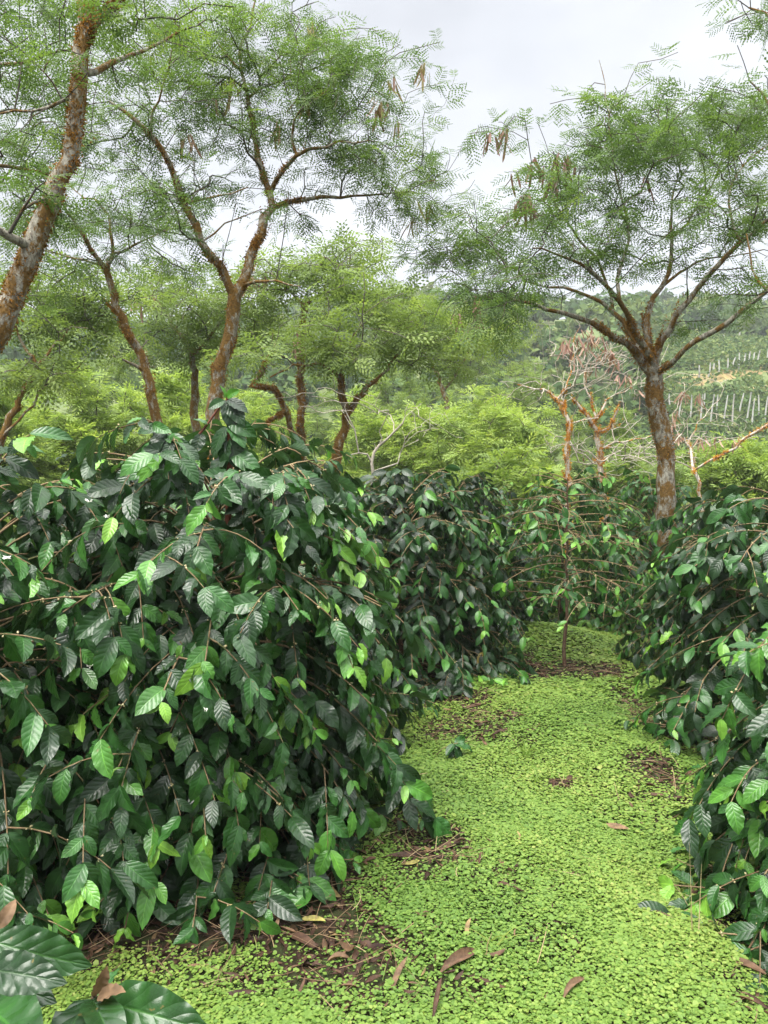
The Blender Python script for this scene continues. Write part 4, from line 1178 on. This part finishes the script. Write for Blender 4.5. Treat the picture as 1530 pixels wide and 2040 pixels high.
def ground_cover():
    rng = np.random.default_rng(71)
    pts, szs = [], []
    for (y0, y1, x0, x1, dens, s) in ((1.7, 3.3, -1.6, 1.9, 33000, .0060), (3.3, 5.2, -.6, 2.3, 18500, .0074), (5.2, 9.6, -.2, 3.6, 7600, .0112)):
        n = int((y1 - y0) * (x1 - x0) * dens)
        q = np.stack([rng.uniform(x0, x1, n), rng.uniform(y0, y1, n)], -1)
        m = mulch(q[:, 0], q[:, 1])
        q = q[rng.random(n) > m]
        pts.append(q); szs.append(s * rng.uniform(.5, 1.3, len(q)) * np.where(rng.random(len(q)) < .03, 1.7, 1))
    q, s = np.concatenate(pts), np.concatenate(szs)
    n = len(q)
    hz = .008 + .028 * rng.random(n) * (.6 + .4 * np.sin(q[:, 0] * 14) * np.sin(q[:, 1] * 11))
    pos = np.stack([q[:, 0], q[:, 1], H(q[:, 0], q[:, 1]) + hz], -1)
    an = rng.uniform(0, 6.28, n)
    ax = np.stack([np.cos(an), np.sin(an), rng.normal(0, .18, n)], -1)
    nr = np.stack([rng.normal(0, .22, n), rng.normal(-.06, .22, n), np.ones(n)], -1)
    # rounded leaf folded along the midrib
    pv = np.array([[[0, -.1, 0], [.85, .45, .18], [.8, 1.35, .12], [0, 1.9, -.1], [-.8, 1.35, .12], [-.85, .45, .18]],
                   [[0, -.1, 0], [.9, .5, -.1], [.7, 1.45, -.05], [0, 1.8, .1], [-.75, 1.3, .2], [-.95, .4, .1]]])
    V, F = place(pv, np.array([[0, 1, 2, 3], [0, 3, 4, 5]]), rng.integers(0, 2, n), pos, frames(ax, nr), s)
    patch = .5 + .5 * np.sin(q[:, 0] * 3.1 + 2 * np.sin(q[:, 1] * 1.9)) * np.sin(q[:, 1] * 2.6 + 1)
    age = np.clip(.16 + .5 * patch + rng.normal(0, .2, n) + .25 * (hz - .02) / .02 * .5, 0, 1)
    o = mesh_obj("ground_cover", V, F, M_COVER, attrs={'age': np.repeat(age, 6)}, smooth=False)
    tag(o, "low carpet of small round bright green leaves covering the path", "ground cover", None, 'stuff')
ground_cover()

def strip_leaf(K, seed, nseg=6):
    r = np.random.default_rng(seed); out = []
    t = np.linspace(0, 1, nseg + 1); u = np.array([-1, 0, 1])
    T, U = np.meshgrid(t, u, indexing='ij')
    for k in range(K):
        w = .11 * r.uniform(.7, 1.5) * np.sin(math.pi * np.clip(T * .96 + .02, 0, 1)) ** .7
        cup, curl, tw, b = r.uniform(.2, 1.3), r.normal(0, .35), r.normal(0, .6), r.normal(0, .25)
        x = U * w; z = cup * U * U * w
        c, s = np.cos(tw * (T - .5)), np.sin(tw * (T - .5))
        x, z = x * c - z * s, x * s + z * c
        out.append(np.stack([x + b * (T - .5) ** 2, T - .5, z + curl * (T - .5) ** 2 + .03], -1).reshape(-1, 3))
    i = (np.arange(nseg) * 3)[:, None]; j = np.arange(2)[None]
    F = np.stack([i + j, i + j + 1, i + 3 + j + 1, i + 3 + j], -1).reshape(-1, 4)
    return np.array(out), F
SL = strip_leaf(20, 8)

def leaf_litter():
    rng = np.random.default_rng(72)
    n0 = 90000
    q = np.stack([rng.uniform(-2.6, 3.4, n0), rng.uniform(1.7, 8.5, n0)], -1)
    m = mulch(q[:, 0], q[:, 1])
    q = q[rng.random(n0) < m ** 1.3 * .95 + .002]
    n = len(q)
    an = rng.uniform(0, 6.28, n)
    pos = np.stack([q[:, 0], q[:, 1], H(q[:, 0], q[:, 1]) + rng.uniform(-.006, .024, n)], -1)
    ax = np.stack([np.cos(an), np.sin(an), rng.normal(0, .12, n)], -1)
    nr = np.stack([rng.normal(0, .45, n), rng.normal(0, .35, n), np.ones(n)], -1)
    V, F = place(SL[0], SL[1], rng.integers(0, 20, n), pos, frames(ax, nr), np.where(rng.random(n) < .55, rng.uniform(.008, .025, n), rng.uniform(.025, .075, n)))
    age = np.repeat(np.clip(rng.beta(1.3, 3.2, n), 0, .85), SL[0].shape[1])
    o = mesh_obj("leaf_litter", V, F, M_DRY, attrs={'age': age})
    tag(o, "brown rotting leaf litter at the foot of the hedges and in bare patches", "leaf litter", None, 'stuff')
    # straw
    q = np.stack([rng.uniform(-1.6, 2.6, n0), rng.uniform(1.8, 7.5, n0)], -1)
    m = mulch(q[:, 0], q[:, 1])
    q = q[rng.random(n0) < m ** 2 * .075 + .0006]
    chains = []
    for x, y in q:
        a = rng.uniform(0, 6.28); l = rng.uniform(.05, .22); cv = rng.normal(0, .22)
        u = np.linspace(-.5, .5, 5)
        xx = x + l * u * math.cos(a) - cv * l * u * u * math.sin(a); yy = y + l * u * math.sin(a) + cv * l * u * u * math.cos(a)
        zz = H(xx, yy) + .012 + .03 * rng.random() + u * rng.normal(0, .02)
        chains.append((np.stack([xx, yy, zz], -1), np.full(5, rng.uniform(.0006, .0015))))
    V, F = tubes(chains)
    ag = np.repeat(rng.random(len(chains)), 15)
    o = mesh_obj("dry_straw", V, F, M_STRAW, attrs={'age': ag})
    tag(o, "thin dry straw stems strewn over the bare patches", "straw", None, 'stuff')
leaf_litter()

# single larger dead leaves and pods one can pick out
DRY = [  # px, py, length m, angle deg, age, label
    (820, 1728, .10, 15, 1.0, "yellow-green fallen leaf at the edge of the big near bush"),
    (625, 1838, .12, -10, 1.0, "yellow fallen leaf on dark soil under the big near bush"),
    (665, 1868, .06, -30, .8, "small orange-tan leaf beside the yellow fallen leaf"),
    (545, 1870, .15, 70, .7, "tall curled tan leaf standing at the foot of the big near bush"),
    (600, 1885, .20, -35, .3, "large red-brown curled leaf under the big near bush"),
    (470, 1990, .17, 10, .15, "dark red-brown pod lying by the lower left ground cover"),
    (890, 1692, .17, 28, .42, "reddish curled leaf on the mulch patch beside the big near bush"),
    (800, 1715, .22, 5, .2, "long dark red pod on the mulch patch beside the big near bush"),
    (915, 1925, .20, 35, .5, "long brown pod slanting on the ground cover in the foreground"),
    (970, 1970, .15, -25, .35, "brown curled leaf in the foreground beside the slanting pod"),
    (1140, 1975, .15, 38, .6, "tan-brown leaf lying on the ground cover low in the middle"),
    (1085, 1998, .05, 50, .65, "stub of dry leaf below the tan-brown leaf low in the middle"),
    (930, 1860, .09, 75, .8, "orange-tan leaf standing up in the ground cover"),
    (955, 1725, .10, 70, .3, "brown curled leaf in the ground cover above the orange-tan one"),
    (1015, 1745, .08, -75, .35, "upright dark brown leaf amid the ground cover"),
    (1035, 1678, .08, 80, .85, "folded yellowish leaf amid the ground cover"),
    (880, 1762, .07, 0, .1, "dark red-brown leaf sunk in ground cover near the mulch patch"),
    (1225, 1655, .15, -20, .72, "pale yellowish strip leaf lying across the path"),
    (1310, 1830, .14, -35, .3, "narrow dark stick-like pod on the right of the path"),
    (1300, 1590, .14, -8, .45, "brown strip on the path right of the small bare spot"),
    (1125, 1567, .13, 5, .15, "dark brown leaf heap piece in the small bare spot"),
    (1400, 1540, .16, -5, .4, "red-brown dry pod by the foot of the right bush"),
    (1310, 1525, .18, -40, .3, "curled brown leaf on the bare patch at the right bush"),
    (1385, 1765, .16, -15, .12, "dark narrow pod beside the nearest right bush"),
    (1485, 1935, .16, -40, .5, "brown leaf at the lower right corner"),
    (1500, 2000, .14, -50, .2, "dark brown leaf at the lower right corner bottom"),
    (950, 1410, .22, 20, .5, "long curved tan pod below the dark hedge end"),
    (870, 1395, .24, -5, .2, "long dark pod under the dark hedge end"),
    (1000, 1465, .14, 10, .3, "brown leaf in the second bare patch of the path"),
    (1060, 1330, .2, -15, .3, "dry pod on the brown band left of the lone slender bush"),
    (1200, 1345, .2, -10, .4, "dry pod on the brown band right of the lone slender bush"),
    (700, 1905, .18, -60, .55, "grey-brown curled leaf on the straw at the near bush's foot"),
    (790, 1960, .16, 60, .6, "pale brown leaf on the straw in the foreground"),
    (870, 2010, .16, 70, .3, "brown strip leaf at the bottom edge"),
    (730, 1990, .12, 20, .25, "dark leaf by the straw at the bottom edge"),
    (600, 1985, .1, 60, .45, "brown leaf upright amid the ground cover at lower middle left"),
]
for i, (px, py, ln, an, ag, lab) in enumerate(DRY):
    r = np.random.default_rng(500 + i)
    g_ = G(px, py); a = math.radians(an)
    up = .5 if abs(an) > 55 else .06
    axv = np.array([[math.cos(a), math.sin(a) * 1.2, up]])
    ln = ln * .78
    V, F = place(SL[0], SL[1], np.array([i % 20]), np.zeros((1, 3)), frames(axv, np.array([[r.normal(0, .25), -.35, 1]])), np.array([[ln * (1.1 if ag > .7 else .7), ln, ln * .7]]))
    zl = V[:, 2].min()
    loc = (g_[0], g_[1], g_[2] + .012 - min(zl, 0) * .8)
    o = mesh_obj("fallen_leaf" if "pod" not in lab else "fallen_pod", V, F, M_DRY, attrs={'age': np.full(len(V), ag)})
    o.location = loc
    tag(o, lab, "fallen leaf" if "pod" not in lab else "seed pod", "dry leaves and pods lying on the ground")

# grass stalks and tufts, a seedling
def grass(name, label, px, py, n, ln, seed, mat, age, w=.003, spread=.5):
    r = np.random.default_rng(seed)
    g_ = G(px, py)
    V, ages = [], []
    F = []
    for k in range(n):
        a = r.uniform(0, 6.28); l = ln * r.uniform(.6, 1.1)
        d = np.array([math.cos(a) * spread, math.sin(a) * spread, 1.0]); d = unit(d * (r.uniform(.3, 1), r.uniform(.3, 1), 1))
        s = unit(np.cross(d, (r.normal(), r.normal(), .2))) * w
        b = len(V); q = np.array([r.normal(0, .012), r.normal(0, .012), 0])
        for u in (0, .33, .66, 1):
            c = q + d * l * u + np.array([d[0], d[1], -.5]) * l * .45 * u * u * spread * 2
            ww = s * (1 - u * .85)
            V += [c - ww, c + ww]
        for m_ in range(3):
            i = b + m_ * 2
            F.append([i, i + 1, i + 3, i + 2])
    V = np.array(V)
    o = mesh_obj(name, V, np.array(F), mat, attrs={'age': np.full(len(V), age)}); o.location = tuple(g_)
    tag(o, label, "grass")
grass("grass_stalk", "tall thin yellow grass stalk on the right side of the path", 1385, 1872, 3, .32, 1, M_STRAW, 1.0, .0022, .12)
grass("grass_tuft", "small green grass tuft growing in the middle of the path", 1048, 1510, 14, .14, 2, M_COVER, .5, .005, .6)
grass("grass_tuft", "fainter grass tuft below the one mid-path", 1070, 1565, 9, .12, 3, M_COVER, .45, .005, .6)
grass("grass_tuft", "pale grass blades slanting over the foreground ground cover", 985, 1890, 4, .16, 4, M_COVER, .9, .003, .8)

def wild_grass():
    """sparse thin blades coming up through the carpet"""
    r = np.random.default_rng(88)
    n = 1100
    x, y = r.uniform(-.6, 2.4, n), r.uniform(1.9, 7.2, n)
    c = np.stack([x, y, H(x, y)], -1)
    l = r.uniform(.03, .09, n)[:, None]
    d = unit(np.stack([r.normal(0, .6, n), r.normal(0, .6, n), np.ones(n)], -1))
    s_ = unit(np.cross(d, r.normal(size=(n, 3)))) * .0014
    bend = np.stack([d[:, 0], d[:, 1], -.3 * np.ones(n)], -1) * l * .5
    V = np.stack([c - s_, c + s_, c + d * l * .6 + s_ * .8, c + d * l * .6 - s_ * .8, c + d * l + bend + s_ * .1, c + d * l + bend - s_ * .1], 1).reshape(-1, 3)
    F = (np.array([[0, 1, 2, 3], [3, 2, 4, 5]])[None] + (np.arange(n) * 6)[:, None, None]).reshape(-1, 4)
    o = mesh_obj("grass_blades", V, F, M_COVER, attrs={'age': np.repeat(r.uniform(.2, 1, n), 6)})
    tag(o, "sparse thin grass blades coming up through the path's green carpet", "grass", None, 'stuff')
wild_grass()

def seedling():
    r = np.random.default_rng(3)
    g_ = G(905, 1512)
    t = thing("coffee_seedling", "small three-leaved coffee sprig standing in the path near the big bush", "seedling", tuple(g_))
    st = np.array([[-.12, .05, -.02], [-.06, .03, .05], [0, 0, .085], [.02, 0, .09]])
    V, F = tubes([(st, [.003, .0028, .0025, .002])]); mesh_obj("stem", V, F, M_TWIG, t)
    pos = np.array([[0, 0, .085]] * 5); ax = np.array([[.9, -.2, .0], [.35, -.6, -.75], [-.5, -.5, -.3], [.6, .4, .2], [-.1, -.3, -.5]], float)
    nr = np.array([[0, -.5, .9], [.4, -.6, .5], [0, -.4, 1], [0, -.3, 1], [0, -.8, .5]], float)
    V, F = place(CP_HI[0], CP_HI[1], np.arange(5), pos, frames(ax, nr), np.array([.12, .12, .09, .1, .09]))
    mesh_obj("foliage", V, F, M_COFFEE, t, uv=np.tile(CP_HI[2], (5, 1)), attrs={'age': np.repeat([.5, .3, .4, .5, .35], CP_HI[0].shape[1])})
seedling()

# white coffee blossoms on the near bush
def blossoms(parent):
    r = np.random.default_rng(4)
    base = np.array(parent.location)
    for (px, py, Y) in ((178, 1000, 2.5), (212, 1030, 2.5), (180, 1328, 2.5), (15, 1112, 2.4), (410, 1415, 2.5)):
        c = P(px, py, Y) - base
        V, F = [], []
        for k in range(9):
            a = r.uniform(0, 6.28); d = unit(np.array([math.cos(a), math.sin(a) - .3, r.uniform(-.1, .9)])) * r.uniform(.011, .018)
            s = unit(np.cross(d, r.normal(size=3))) * .0036
            b = len(V); V += [c, c + d * .6 + s, c + d, c + d * .6 - s]; F.append([b, b + 1, b + 2, b + 3])
        mesh_obj("blossom", np.array(V), np.array(F), M_FLOWER, parent)
blossoms(b_main)

# ------------------------------------------------------------------ light morning haze over the valley
def haze():
    m = bpy.data.materials.new("haze"); m.use_nodes = True
    t = m.node_tree
    t.nodes.remove(t.nodes['Principled BSDF'])
    v = t.nodes.new('ShaderNodeVolumePrincipled')
    v.inputs['Color'].default_value = (.88, .91, .93, 1)
    v.inputs['Density'].default_value = HAZE
    t.links.new(v.outputs[0], t.nodes['Material Output'].inputs['Volume'])
    x, z0, z1 = 204, -8.5, 46
    V = np.array([(a, b, c) for a in (-x, x) for b in (-x, x) for c in (z0, z1)], float)
    F = np.array([(0, 1, 3, 2), (4, 6, 7, 5), (0, 4, 5, 1), (2, 3, 7, 6), (0, 2, 6, 4), (1, 5, 7, 3)])
    o = mesh_obj("haze", V, F, m, smooth=False)
    tag(o, "thin pale haze in the air over the valley", "haze", None, 'stuff')
HAZE = .0010
haze()
